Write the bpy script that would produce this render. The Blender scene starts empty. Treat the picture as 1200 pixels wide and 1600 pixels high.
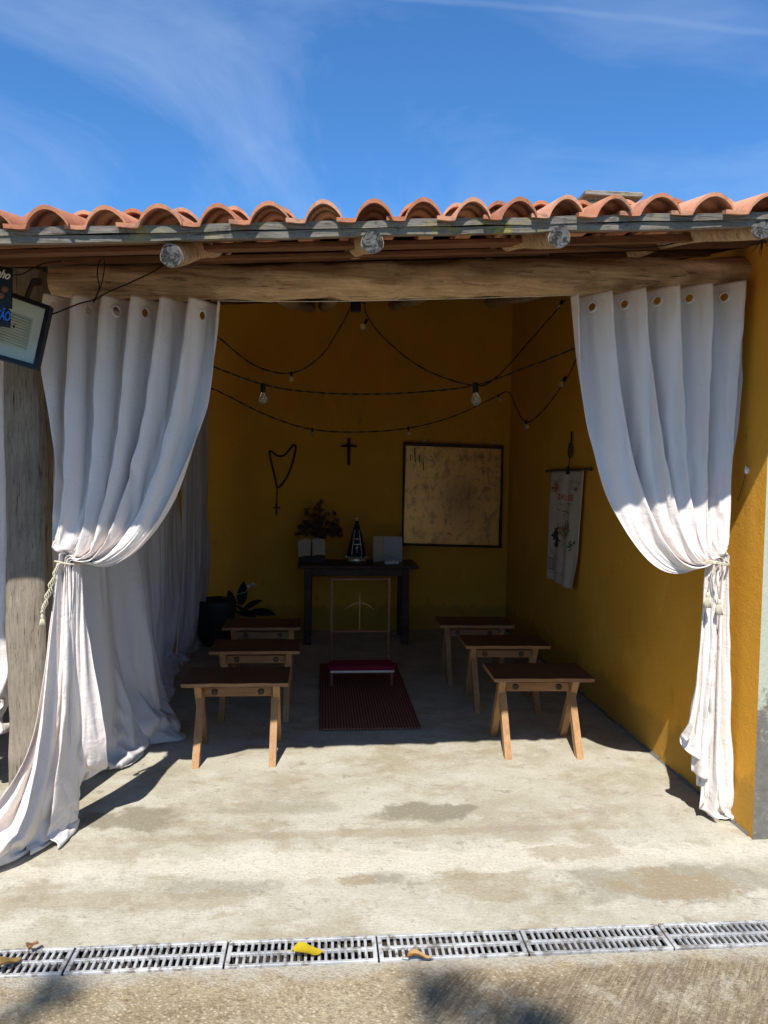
import bpy, math, random, time
import numpy as np
from mathutils import Vector, Matrix
R_ = math.radians
random.seed(7); rng = np.random.default_rng(7)
scene = bpy.context.scene
C = scene.collection

# ------------------------------------------------------------------ camera
F = 1155.0; H = 1.55
cam_d = bpy.data.cameras.new("camera"); cam = bpy.data.objects.new("camera", cam_d); C.objects.link(cam)
cam_d.sensor_fit = 'VERTICAL'; cam_d.sensor_height = 36; cam_d.sensor_width = 27
cam_d.lens = 36*F/1600; cam_d.clip_start = .05; cam_d.clip_end = 2000
ROLL = .014
PITCH = math.atan(58.6/F); YAW = math.atan(97.8*math.cos(PITCH)/F)
CM = Matrix.Rotation(-YAW, 3, 'Z') @ Matrix.Rotation(math.pi/2-PITCH, 3, 'X') @ Matrix.Rotation(ROLL, 3, 'Z')
cam.matrix_world = Matrix.Translation((0, 0, H)) @ CM.to_4x4()
scene.camera = cam
scene.render.resolution_x = 768; scene.render.resolution_y = 1024
O = Vector((0, 0, H))

# ------------------------------------------------------------------ sky and sun
SUN_AZ = 15.5; SUN_EL = 51.4
sdir = Vector((math.sin(R_(SUN_AZ))*math.cos(R_(SUN_EL)), math.cos(R_(SUN_AZ))*math.cos(R_(SUN_EL)), -math.sin(R_(SUN_EL))))
world = bpy.data.worlds.new("World"); scene.world = world; world.use_nodes = True
nt = world.node_tree; nt.nodes.clear()
wo = nt.nodes.new('ShaderNodeOutputWorld'); bg = nt.nodes.new('ShaderNodeBackground')
sky = nt.nodes.new('ShaderNodeTexSky'); sky.sky_type = 'NISHITA'; sky.sun_disc = False
sky.sun_elevation = R_(SUN_EL); sky.sun_rotation = R_(180+SUN_AZ)
sky.altitude = 900; sky.air_density = 1.0; sky.dust_density = .5; sky.ozone_density = 2.2
bg.inputs[1].default_value = .100
tc = nt.nodes.new('ShaderNodeTexCoord')
def wnode(t, **k):
    n = nt.nodes.new(t)
    for a, b in k.items(): setattr(n, a, b)
    return n
# thin cirrus: stretched noise on the sky direction
mp = wnode('ShaderNodeMapping'); mp.inputs['Location'].default_value = (1.9, 6.4, 2.2); mp.inputs['Rotation'].default_value = (R_(20), R_(35), R_(-30)); mp.inputs['Scale'].default_value = (1.5, 1.8, 3.0)
nz = wnode('ShaderNodeTexNoise'); nz.inputs['Scale'].default_value = 1.15; nz.inputs['Detail'].default_value = 9; nz.inputs['Roughness'].default_value = .62; nz.inputs['Distortion'].default_value = 1.0
rp = wnode('ShaderNodeValToRGB'); rp.color_ramp.elements[0].position = .40; rp.color_ramp.elements[1].position = .84
rp.color_ramp.elements[0].color = (0, 0, 0, 1); rp.color_ramp.elements[1].color = (.36, .36, .36, 1)
mx = wnode('ShaderNodeMixRGB'); mx.inputs['Color2'].default_value = (5.2, 6.0, 7.4, 1)
tint = wnode('ShaderNodeMixRGB', blend_type='MULTIPLY'); tint.inputs['Fac'].default_value = 1; tint.inputs['Color2'].default_value = (.50, .95, 1.32, 1)
nt.links.new(tc.outputs['Generated'], mp.inputs[0]); nt.links.new(mp.outputs[0], nz.inputs['Vector'])
nt.links.new(nz.outputs['Fac'], rp.inputs[0]); nt.links.new(rp.outputs[0], mx.inputs['Fac'])
nt.links.new(sky.outputs[0], tint.inputs['Color1']); nt.links.new(tint.outputs[0], mx.inputs['Color1'])
# a faint contrail: thin band round a great circle, broken by noise
SKYCOL = mx.outputs[0]
nt.links.new(bg.outputs[0], wo.inputs[0])
sun_d = bpy.data.lights.new("sun", 'SUN'); sun = bpy.data.objects.new("sun", sun_d); C.objects.link(sun)
sun_d.energy = 4.6; sun_d.angle = R_(.55); sun_d.color = (1, .965, .91)
sun.rotation_euler = sdir.to_track_quat('-Z', 'Y').to_euler(); sun.location = (0, -4, 8)
scene.view_settings.view_transform = 'Standard'; scene.view_settings.look = 'None'
scene.view_settings.exposure = .62; scene.view_settings.gamma = 1

# ------------------------------------------------------------------ where a point of the photo lies in the place
def ray(px, py): return (CM @ Vector(((px-600)/F, -(py-800)/F, -1.0)))
def P(px, py, Y): d = ray(px, py); return O + d*(Y/d.y)
def G(px, py, z=0.0): d = ray(px, py); return O + d*((z-H)/d.z)
def PX(px, py, X): d = ray(px, py); return O + d*(X/d.x)
def PL(px, py, a, b):                       # vertical plane through a and b (x, y pairs)
    d = ray(px, py); n = Vector((-(b[1]-a[1]), b[0]-a[0], 0))
    return O + d*(n.dot(Vector((a[0], a[1], 0))-Vector((0, 0, 0)))-n.dot(Vector((0, 0, 0))))/n.dot(d)

# contrail direction plane from two points
a1 = ray(690, 0).normalized(); a2 = ray(1200, 50).normalized(); cn = a1.cross(a2).normalized()
dt = wnode('ShaderNodeVectorMath', operation='DOT_PRODUCT'); dt.inputs[1].default_value = cn
wn = wnode('ShaderNodeTexNoise'); wn.inputs['Scale'].default_value = 9; wn.inputs['Detail'].default_value = 6
wm = wnode('ShaderNodeMath', operation='MULTIPLY_ADD'); wm.inputs[1].default_value = .012; wm.inputs[2].default_value = -.006
ad = wnode('ShaderNodeMath', operation='ADD'); ab = wnode('ShaderNodeMath', operation='ABSOLUTE')
mr = wnode('ShaderNodeMapRange'); mr.inputs['From Min'].default_value = .0045; mr.inputs['From Max'].default_value = .0008
wn2 = wnode('ShaderNodeTexNoise'); wn2.inputs['Scale'].default_value = 5; wn2.inputs['Detail'].default_value = 8
mlt = wnode('ShaderNodeMath', operation='MULTIPLY'); ml2 = wnode('ShaderNodeMath', operation='MULTIPLY'); ml2.inputs[1].default_value = .10
m2 = wnode('ShaderNodeMixRGB'); m2.inputs['Color2'].default_value = (6.0, 6.8, 8.0, 1)
for a, b in ((tc.outputs['Generated'], dt.inputs[0]), (tc.outputs['Generated'], wn.inputs['Vector']), (wn.outputs['Fac'], wm.inputs[0]),
             (dt.outputs['Value'], ad.inputs[0]), (wm.outputs[0], ad.inputs[1]), (ad.outputs[0], ab.inputs[0]), (ab.outputs[0], mr.inputs['Value']),
             (tc.outputs['Generated'], wn2.inputs['Vector']), (mr.outputs[0], mlt.inputs[0]), (wn2.outputs['Fac'], mlt.inputs[1]),
             (mlt.outputs[0], ml2.inputs[0]), (ml2.outputs[0], m2.inputs['Fac']), (SKYCOL, m2.inputs['Color1']), (m2.outputs[0], bg.inputs[0])):
    nt.links.new(a, b)

# ------------------------------------------------------------------ materials
class MT:
    def __init__(s, name, rough=.8, spec=.3):
        s.m = bpy.data.materials.new(name); s.m.use_nodes = True; s.t = s.m.node_tree; s.t.nodes.clear()
        s.out = s.n('ShaderNodeOutputMaterial'); s.b = s.n('ShaderNodeBsdfPrincipled'); s.b.inputs['Roughness'].default_value = rough
        s.b.inputs['Specular IOR Level'].default_value = spec
        s.l(s.b.outputs[0], s.out.inputs[0]); s.geo = None; s.tc = None
    def n(s, t, **k):
        x = s.t.nodes.new(t)
        for a, b in k.items(): setattr(x, a, b)
        return x
    def l(s, a, b): s.t.links.new(a, b)
    def pos(s):
        if not s.geo: s.geo = s.n('ShaderNodeNewGeometry')
        return s.geo.outputs['Position']
    def objc(s):
        if not s.tc: s.tc = s.n('ShaderNodeTexCoord')
        return s.tc.outputs['Object']
    def map(s, v, scale=(1, 1, 1), rot=(0, 0, 0), loc=(0, 0, 0)):
        m = s.n('ShaderNodeMapping'); m.inputs['Scale'].default_value = scale; m.inputs['Rotation'].default_value = rot; m.inputs['Location'].default_value = loc
        s.l(v, m.inputs[0]); return m.outputs[0]
    def noise(s, v, scale, detail=4, rough=.55, dist=0):
        x = s.n('ShaderNodeTexNoise'); x.inputs['Scale'].default_value = scale; x.inputs['Detail'].default_value = detail
        x.inputs['Roughness'].default_value = rough; x.inputs['Distortion'].default_value = dist; s.l(v, x.inputs['Vector']); return x.outputs['Fac']
    def vor(s, v, scale, feature='F1', out='Distance'):
        x = s.n('ShaderNodeTexVoronoi', feature=feature); x.inputs['Scale'].default_value = scale; s.l(v, x.inputs['Vector']); return x.outputs[out]
    def ramp(s, f, stops):
        r = s.n('ShaderNodeValToRGB'); e = r.color_ramp.elements
        while len(e) < len(stops): e.new(.5)
        for i, (p, c) in enumerate(stops):
            e[i].position = p; c = (c, c, c) if isinstance(c, (int, float)) else c; e[i].color = (*c, 1)
        s.l(f, r.inputs[0]); return r.outputs[0]
    def mix(s, f, a, b, mode='MIX'):
        m = s.n('ShaderNodeMixRGB', blend_type=mode)
        for v, i in ((f, 0), (a, 1), (b, 2)):
            if isinstance(v, (int, float)): m.inputs[i].default_value = v if i == 0 else (v, v, v, 1)
            elif isinstance(v, tuple): m.inputs[i].default_value = (*v, 1)
            else: s.l(v, m.inputs[i])
        return m.outputs[0]
    def math(s, op, a, b=None):
        m = s.n('ShaderNodeMath', operation=op)
        for v, i in ((a, 0), (b, 1)):
            if v is None: continue
            if isinstance(v, (int, float)): m.inputs[i].default_value = v
            else: s.l(v, m.inputs[i])
        return m.outputs[0]
    def bump(s, h, strength=.3, dist=.01):
        b = s.n('ShaderNodeBump'); b.inputs['Strength'].default_value = strength; b.inputs['Distance'].default_value = dist
        s.l(h, b.inputs['Height']); s.l(b.outputs[0], s.b.inputs['Normal']); return b
    def col(s, c):
        if isinstance(c, tuple): s.b.inputs['Base Color'].default_value = (*c, 1)
        else: s.l(c, s.b.inputs['Base Color'])
    def dist2(s, cx, cy, rx, ry, warp=None):            # elliptical patch mask in world x, y
        v = s.map(s.pos(), (1/rx, 1/ry, 0), (0, 0, 0), (-cx/rx, -cy/ry, 0))
        l = s.n('ShaderNodeVectorMath', operation='LENGTH'); s.l(v, l.inputs[0]); o = l.outputs['Value']
        if warp is not None: o = s.math('ADD', o, s.math('MULTIPLY', s.math('SUBTRACT', warp, .5), 2.6))
        return s.ramp(o, [(.62, 1.0), (.88, 0.0)])

def simple(name, c, rough=.6, metal=0, spec=.3, nscale=40, nvar=.25, bump=0):
    m = MT(name, rough, spec); m.b.inputs['Metallic'].default_value = metal
    f = m.noise(m.objc(), nscale, 5)
    m.col(m.mix(f, tuple(x*(1-nvar) for x in c), tuple(min(1, x*(1+nvar)) for x in c)))
    if bump: m.bump(f, bump, .004)
    return m.m

def mat_slab():
    m = MT('slab_concrete', .82, .25); p = m.pos()
    big = m.noise(m.map(p, (1, 1.25, 1)), 1.9, 10, .68, .25); mid = m.noise(m.map(p, (1, 1.2, 1), loc=(3, 7, 0)), 6, 10, .72, .2)
    fine = m.noise(p, 75, 6, .7); brush = m.noise(m.map(p, (3, 22, 1), (0, 0, R_(14))), 5, 6, .65, .3)
    c = m.mix(m.ramp(big, [(.40, 0.0), (.60, 1.0)]), (.43, .395, .30), (.57, .55, .465))
    c = m.mix(m.ramp(mid, [(.48, 0.0), (.64, .6)]), c, (.65, .63, .56))
    c = m.mix(m.ramp(m.noise(m.map(p, (1, 1.3, 1), loc=(9, 2, 0)), 2.6, 11, .74, .35), [(.52, 0.0), (.61, .65)]), c, (.36, .30, .20))
    c = m.mix(m.ramp(m.noise(m.map(p, (1, 1.2, 1), loc=(1, 5, 0)), 8.5, 10, .76, .3), [(.58, 0.0), (.64, .65)]), c, (.25, .22, .165))
    g = m.noise(p, 4, 8, .7, .3)
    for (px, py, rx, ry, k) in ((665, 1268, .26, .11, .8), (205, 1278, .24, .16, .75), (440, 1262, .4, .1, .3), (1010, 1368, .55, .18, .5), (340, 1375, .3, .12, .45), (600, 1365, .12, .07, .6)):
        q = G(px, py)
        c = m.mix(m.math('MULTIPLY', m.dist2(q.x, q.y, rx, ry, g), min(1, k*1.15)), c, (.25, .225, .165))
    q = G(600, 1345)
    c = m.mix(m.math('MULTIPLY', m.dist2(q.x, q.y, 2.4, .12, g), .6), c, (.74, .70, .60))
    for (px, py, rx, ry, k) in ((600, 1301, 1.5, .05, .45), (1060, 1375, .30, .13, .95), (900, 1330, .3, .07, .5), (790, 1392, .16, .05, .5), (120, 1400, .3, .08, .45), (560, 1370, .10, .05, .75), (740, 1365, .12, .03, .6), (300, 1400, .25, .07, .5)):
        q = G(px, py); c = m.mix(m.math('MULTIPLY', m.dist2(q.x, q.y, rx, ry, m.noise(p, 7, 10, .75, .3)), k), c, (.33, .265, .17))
    sy = m.n('ShaderNodeSeparateXYZ'); m.l(p, sy.inputs[0]); ed = m.math('ADD', sy.outputs['Y'], m.math('MULTIPLY', m.noise(p, 9, 8, .7), -.12))
    c = m.mix(m.ramp(m.math('SUBTRACT', ed, 1.38), [(.955, .7), (1.0, 0.0)]), c, (.43, .42, .40))
    c = m.mix(m.ramp(m.noise(p, 85, 6, .8), [(.52, 0.0), (.64, .6)]), c, (.26, .23, .17)); c = m.mix(m.ramp(m.noise(m.map(p, (1, 1, 1), loc=(5, 5, 0)), 60, 6, .8), [(.54, 0.0), (.66, .35)]), c, (.72, .70, .64))
    c = m.mix(m.ramp(brush, [(.35, .25), (.6, 0.0)]), c, (.36, .33, .27))
    sp = m.ramp(m.vor(p, 90), [(.0, 0.5), (.12, 0.0)])
    c = m.mix(sp, c, (.22, .18, .13))
    pit = m.ramp(m.noise(p, 26, 6, .7), [(.62, 0.0), (.68, .6)])
    c = m.mix(pit, c, (.26, .23, .18))
    m.col(m.mix(1.0, c, (.83, .81, .76), 'MULTIPLY')); h = m.mix(.5, m.mix(.5, mid, fine), brush); m.bump(m.mix(.35, h, fine), .5, .012); return m.m

def mat_yard():
    m = MT('yard_concrete', .9, .2); p = m.pos()
    big = m.noise(p, 2.2, 8, .65, .5); fine = m.noise(p, 70, 6, .7); ag = m.vor(p, 130)
    c = m.mix(m.ramp(big, [(.35, 0.0), (.65, 1.0)]), (.30, .24, .16), (.46, .40, .29))
    c = m.mix(m.ramp(m.vor(p, 65), [(.12, .8), (.42, 0.0)]), c, (.60, .54, .43)); c = m.mix(m.ramp(m.noise(p, 48, 8, .8), [(.53, 0.0), (.62, .75)]), c, (.15, .11, .07))
    q0 = m.map(p, (1, 1, 1), (0, 0, R_(38)))
    br = m.noise(m.map(q0, (70, 6, 1)), 1, 7, .7, 1.2); brm = m.ramp(br, [(.42, 1.0), (.6, 0.0)])
    q = G(990, 1560); msk = m.dist2(q.x, q.y, .75, .22, m.noise(p, 3, 6, .6))
    c = m.mix(m.math('MULTIPLY', brm, m.math('MULTIPLY', msk, .65)), c, (.16, .12, .08))
    c = m.mix(m.ramp(m.noise(p, 6, 8, .7, .4), [(.55, 0.0), (.66, .8)]), c, (.52, .48, .40))
    # cement margin along the drain
    import_ = m.n('ShaderNodeSeparateXYZ'); rot = m.map(p, (1, 1, 1), (0, 0, 0)); m.l(rot, import_.inputs[0])
    e = m.math('ADD', import_.outputs['Y'], m.math('MULTIPLY', m.noise(p, 7, 7, .6), .22))
    c = m.mix(m.ramp(m.math('SUBTRACT', e, 1.375), [(.95, 0.0), (1.0, .9)]), c, (.46, .44, .39))
    c = m.mix(m.ramp(fine, [(.3, .5), (.55, 0.0)]), c, (.13, .10, .06))
    m.col(m.mix(1.0, c, (.86, .81, .72), 'MULTIPLY')); m.bump(m.mix(.6, m.mix(.4, fine, ag), m.mix(msk, .5, br)), .8, .018); return m.m

def mat_plaster(name, base, var=.16, dirt=True):
    m = MT(name, .88, .2); p = m.pos()
    f = m.noise(p, 2.5, 6, .6, .3); fi = m.noise(p, 110, 5, .65); md = m.noise(p, 18, 6, .6)
    c = m.mix(f, tuple(x*(1-var) for x in base), tuple(min(1, x*(1+var)) for x in base))
    c = m.mix(m.ramp(m.noise(m.map(p, (1, 1, .4)), 9, 7, .7), [(.62, 0.0), (.70, .5)]), c, tuple(x*.45 for x in base)); c = m.mix(m.ramp(m.noise(m.map(p, (1, 1, .55)), 3.2, 9, .72, .6), [(.55, 0.0), (.68, .45)]), c, tuple(min(1, x*1.15+.03) for x in base)); c = m.mix(m.ramp(m.noise(p, 33, 6, .7), [(.66, 0.0), (.70, .5)]), c, (.35, .27, .16))
    if dirt:
        sx = m.n('ShaderNodeSeparateXYZ'); m.l(p, sx.inputs[0])
        z = m.math('ADD', sx.outputs['Z'], m.math('MULTIPLY', m.noise(m.map(p, (1, 1, .5)), 5, 9, .75), -.42))
        c = m.mix(m.ramp(z, [(-.45, .5), (.06, 0.0)]), c, (.30, .18, .04))
    m.col(c); m.bump(m.mix(.5, fi, md), .5, .012); return m.m

def mat_wood(name, c1, c2, crack=(.05, .03, .02), axis='X', scale=1.0, rough=.75, lich=False, cr=.6):
    m = MT(name, rough, .25); ri = m.n('ShaderNodeObjectInfo'); va = m.n('ShaderNodeVectorMath', operation='ADD'); m.l(m.objc(), va.inputs[0]); vm = m.math('MULTIPLY', ri.outputs['Random'], 13.0); m.l(vm, va.inputs[1]); p = va.outputs[0]
    st = {'X': (1.2, 16, 16), 'Y': (16, 1.2, 16), 'Z': (16, 16, 1.2)}[axis]; st = tuple(x*scale for x in st)
    g = m.noise(m.map(p, st), 2.2, 10, .7, 1.0); g2 = m.noise(m.map(p, tuple(x*3.4 for x in st)), 1.6, 8, .72, .5); b = m.noise(p, 3.1, 8, .68, .6)
    c = m.mix(m.ramp(g, [(.3, 0.0), (.7, 1.0)]), c1, c2)
    c = m.mix(m.ramp(b, [(.4, .4), (.65, 0.0)]), c, tuple(x*.55 for x in c1))
    c = m.mix(m.ramp(g2, [(.36, cr), (.44, 0.0)]), c, crack); c = m.mix(m.ramp(m.noise(m.map(p, st), 1.1, 10, .75, 2.0), [(.36, cr*1.3), (.41, 0.0)]), c, crack)
    if lich:
        v = m.noise(p, 14, 8, .7); a = m.noise(p, 1.3, 3, .5)
        c = m.mix(m.math('MULTIPLY', m.ramp(v, [(.52, 0.0), (.58, 1.0)]), m.ramp(a, [(.48, 0.0), (.6, .9)])), c, (.36, .30, .04))
        c = m.mix(m.ramp(m.noise(p, 24, 8, .7), [(.56, 0.0), (.64, .8)]), c, (.10, .09, .08))
    c = m.mix(m.math('MULTIPLY', ri.outputs['Random'], .35), c, m.mix(1.0, c, (.55, .50, .45), 'MULTIPLY'))
    m.col(c); m.bump(m.mix(.5, g, g2), .5, .01); return m.m

def mat_logend():
    m = MT('log_end', .9, .15); p = m.objc(); f = m.noise(p, 40, 8, .75); v = m.ramp(m.noise(p, 30, 9, .8, 1.5), [(.44, 0.0), (.50, 1.0)]); c = m.mix(f, (.07, .065, .06), (.26, .25, .235))
    c = m.mix(m.ramp(v, [(.0, .85), (.8, 0.0)]), c, (.03, .028, .025)); m.col(c); m.bump(m.mix(.6, f, v), 1.0, .012); return m.m
def mat_fabric(name, base, trans=.22):
    m = MT(name, .92, .12); p = m.pos()
    f = m.noise(p, 6, 5, .6); w = m.noise(m.map(p, (260, 260, 60)), 1, 2, .5); cr = m.noise(m.map(p, (4, 4, 9)), 2.2, 6, .62, 1.2)
    c = m.mix(f, tuple(x*.93 for x in base), base); m.col(c)
    bp = m.bump(m.mix(.25, cr, w), .42, .016)
    tr = m.n('ShaderNodeBsdfTranslucent'); m.l(c, tr.inputs[0]); m.l(bp.outputs[0], tr.inputs['Normal'])
    mx = m.n('ShaderNodeMixShader'); mx.inputs[0].default_value = trans
    m.l(m.b.outputs[0], mx.inputs[1]); m.l(tr.outputs[0], mx.inputs[2]); m.l(mx.outputs[0], m.out.inputs[0]); return m.m

def mat_tile():
    m = MT('terracotta', .8, .25); p = m.pos()
    f = m.noise(p, 5, 6, .65); fi = m.noise(p, 60, 6, .7); oi = m.n('ShaderNodeAttribute'); oi.attribute_name = 'tone'; tn = oi.outputs['Fac']
    c = m.mix(m.ramp(f, [(.3, 0.0), (.7, 1.0)]), (.44, .165, .08), (.60, .27, .15))
    c = m.mix(m.ramp(fi, [(.55, 0.0), (.75, .4)]), c, (.68, .40, .27))
    c = m.mix(m.ramp(m.noise(p, 16, 7, .7), [(.62, 0.0), (.70, .5)]), c, (.13, .08, .05))
    c = m.mix(m.ramp(tn, [(.0, .55), (.45, 0.0)]), c, (.30, .10, .05)); c = m.mix(m.ramp(tn, [(.6, 0.0), (1.0, .5)]), c, (.66, .38, .25))
    c = m.mix(m.ramp(m.noise(p, 9, 8, .75), [(.52, 0.0), (.63, .75)]), c, (.17, .12, .09)); c = m.mix(m.ramp(m.noise(p, 38, 8, .75), [(.60, 0.0), (.67, .6)]), c, (.50, .47, .38))
    m.col(c); m.bump(m.mix(.5, fi, f), .5, .010); return m.m

def mat_plaque():
    m = MT('bronze_print', .42, .5); m.b.inputs['Metallic'].default_value = .75; p = m.objc()
    big = m.noise(m.map(p, (1.3, 1, .8)), 4.5, 9, .72, .2); fi = m.noise(p, 22, 7, .7)
    c = m.mix(m.ramp(big, [(.40, 0.0), (.62, .6)]), (.86, .51, .17), (.66, .38, .14))
    v = m.map(p, (1.9, 1, 1.6), loc=(-.15, 0, .05)); l = m.n('ShaderNodeVectorMath', operation='LENGTH'); m.l(v, l.inputs[0])
    ce = m.ramp(m.math('ADD', l.outputs['Value'], m.math('MULTIPLY', big, .9)), [(.55, .65), (1.2, 0.0)])
    c = m.mix(ce, c, (.32, .20, .11)); c = m.mix(m.ramp(m.noise(m.map(p, (1.4, 1, 1)), 7, 9, .75, .3), [(.5, 0.0), (.62, .7)]), c, (.25, .15, .08)); c = m.mix(m.ramp(fi, [(.58, 0.0), (.68, .7)]), c, (.22, .13, .07))
    m.col(c); m.bump(fi, .15, .003); return m.m

def mat_rug():
    m = MT('rug_weave', .95, .1); p = m.objc()
    w1 = m.n('ShaderNodeTexWave', wave_type='BANDS', bands_direction='X'); w1.inputs['Scale'].default_value = 17; m.l(p, w1.inputs[0])
    w2 = m.n('ShaderNodeTexWave', wave_type='BANDS', bands_direction='Y'); w2.inputs['Scale'].default_value = 17; m.l(p, w2.inputs[0])
    g = m.mix(1.0, w1.outputs['Fac'], w2.outputs['Fac'], 'MULTIPLY')
    c = m.mix(m.ramp(g, [(.12, 0.0), (.4, 1.0)]), (.13, .035, .025), (.36, .17, .11)); m.col(c); m.bump(g, .6, .006); return m.m

def mat_leaf(name, c):
    m = MT(name, .65, .25); f = m.noise(m.objc(), 60, 8, .75); m.bump(f, .5, .004); col = m.mix(f, tuple(x*.6 for x in c), c); m.col(col)
    tr = m.n('ShaderNodeBsdfTranslucent'); m.l(col, tr.inputs[0]); mx = m.n('ShaderNodeMixShader'); mx.inputs[0].default_value = .25
    m.l(m.b.outputs[0], mx.inputs[1]); m.l(tr.outputs[0], mx.inputs[2]); m.l(mx.outputs[0], m.out.inputs[0]); return m.m
def mat_glass():
    m = MT('bulb_glass', .05, .6); m.b.inputs['Transmission Weight'].default_value = .85; m.b.inputs['IOR'].default_value = 1.3; m.col((.9, .88, .8)); return m.m
def mat_grate():
    m = MT('grate_plastic', .55, .4); p = m.pos(); f = m.noise(p, 30, 7, .7); b = m.noise(p, 5, 5, .6)
    c = m.mix(m.ramp(b, [(.35, 0.0), (.65, 1.0)]), (.27, .275, .28), (.50, .495, .48)); c = m.mix(m.ramp(f, [(.50, 0.0), (.60, .9)]), c, (.14, .12, .10)); m.col(c); m.bump(f, .3, .003); return m.m
def mat_green():
    m = MT('pale_green_paint', .85, .2); p = m.pos(); sx = m.n('ShaderNodeSeparateXYZ'); m.l(p, sx.inputs[0])
    n1 = m.noise(p, 9, 9, .8, .3); z = m.math('ADD', sx.outputs['Z'], m.math('MULTIPLY', n1, -1.0))
    c = m.mix(m.ramp(z, [(-.25+.2, .95), (.12, 0.0)]), (.40, .42, .33), m.mix(m.noise(p, 30, 8, .75), (.05, .045, .04), (.22, .20, .17)))
    c = m.mix(m.ramp(m.noise(p, 25, 6, .7), [(.6, 0.0), (.66, .6)]), c, (.30, .26, .2)); m.col(c); m.bump(n1, .6, .012); return m.m

M = dict(slab=mat_slab(), yard=mat_yard(), yellow=mat_plaster('yellow_plaster', (.66, .32, .032)), green=mat_green(),
    log=mat_wood('log_wood', (.34, .20, .10), (.86, .64, .40), scale=.9), logend=mat_logend(),
    post=mat_wood('post_wood', (.19, .16, .12), (.42, .355, .27), axis='Z', scale=2.0, cr=.75), gray=mat_wood('weathered_board', (.15, .135, .11), (.40, .365, .31), scale=1.6, lich=True, cr=.9),
    batten=mat_wood('batten_wood', (.11, .045, .02), (.28, .13, .06), scale=1.3), bench=mat_wood('bench_pine', (.24, .115, .045), (.42, .23, .105), (.22, .09, .03), scale=1.2, rough=.5, cr=.3),
    benchleg=mat_wood('bench_leg_pine', (.32, .165, .065), (.54, .32, .15), (.24, .10, .03), axis='Z', scale=1.0, rough=.5, cr=.3),
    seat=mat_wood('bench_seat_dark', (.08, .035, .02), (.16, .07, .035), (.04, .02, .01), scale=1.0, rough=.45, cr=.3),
    dark=mat_wood('dark_table_wood', (.05, .025, .015), (.13, .07, .045), (.02, .01, .01), scale=1.0, rough=.5, cr=.3),
    kneel=mat_wood('kneeler_wood', (.20, .075, .035), (.36, .16, .075), (.1, .04, .02), scale=1.0, rough=.4, cr=.2), brownx=mat_wood('crucifix_wood', (.05, .022, .015), (.10, .045, .03), scale=2, axis='Z'),
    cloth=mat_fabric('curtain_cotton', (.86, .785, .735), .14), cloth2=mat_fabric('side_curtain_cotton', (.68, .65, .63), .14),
    tile=mat_tile(), plaque=mat_plaque(), rug=mat_rug(), glass=mat_glass(), grate=mat_grate(),
    ring=simple('eyelet_plastic', (.78, .74, .70), .5), black=simple('black_plastic', (.012, .012, .013), .45), metal=simple('bolt_metal', (.05, .04, .035), .4, .8),
    cable=simple('cable_rubber', (.012, .01, .01), .6), cord=simple('tassel_cord', (.50, .46, .34), .8, nscale=200, nvar=.35), gold=simple('gold_trim', (.75, .6, .35), .35, .6),
    mantle=simple('dark_mantle', (.008, .008, .018), .7), skin=simple('dark_face', (.06, .03, .02), .5), page=simple('book_page', (.50, .43, .29), .8, nscale=60, nvar=.12),
    silver=simple('book_cover_gray', (.42, .42, .40), .6), red=simple('kneeler_cushion', (.22, .008, .03), .9, nscale=30), white=simple('white_trim', (.75, .70, .62), .7),
    pot=simple('pot_dark', (.03, .028, .028), .5), leafd=mat_leaf('rubber_leaf', (.02, .045, .018)), leafy=mat_leaf('yellow_leaf', (.66, .48, .02)), leafb=mat_leaf('brown_leaf', (.40, .19, .09)),
    leafo=mat_leaf('tan_leaf', (.62, .36, .14)), leafold=mat_leaf('dry_leaf', (.34, .22, .07)), leaft=mat_leaf('tree_leaf', (.05, .09, .025)), bark=simple('bark', (.14, .10, .07), .9, nscale=12, bump=.5),
    dry=simple('dry_flower', (.10, .06, .03), .9), wheat=simple('wheat_stalk', (.42, .30, .14), .9), banner=simple('banner_cloth', (.56, .47, .35), .95, nscale=8), redink=simple('red_ink', (.50, .08, .04), .9),
    ink=simple('brown_ink', (.07, .055, .045), .9), gink=simple('green_ink', (.10, .15, .07), .9), dink=simple('dark_green_ink', (.025, .05, .04), .9), oink=simple('ochre_ink', (.42, .26, .08), .9), pink=simple('grey_ink', (.24, .23, .25), .9),
    blue=simple('blue_letter', (.03, .16, .60), .5), cream=simple('cream_letter', (.75, .68, .55), .6), flood=simple('floodlight_reflector', (.60, .63, .50), .3, spec=.5, nvar=.06), led=simple('led_plate', (.50, .51, .36), .5, nvar=.05),
    earth=simple('yard_earth', (.30, .25, .17), .95, nscale=2), signboard=simple('black_board', (.012, .010, .009), .5), dirt=simple('drain_mud', (.05, .04, .03), .9))

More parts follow.
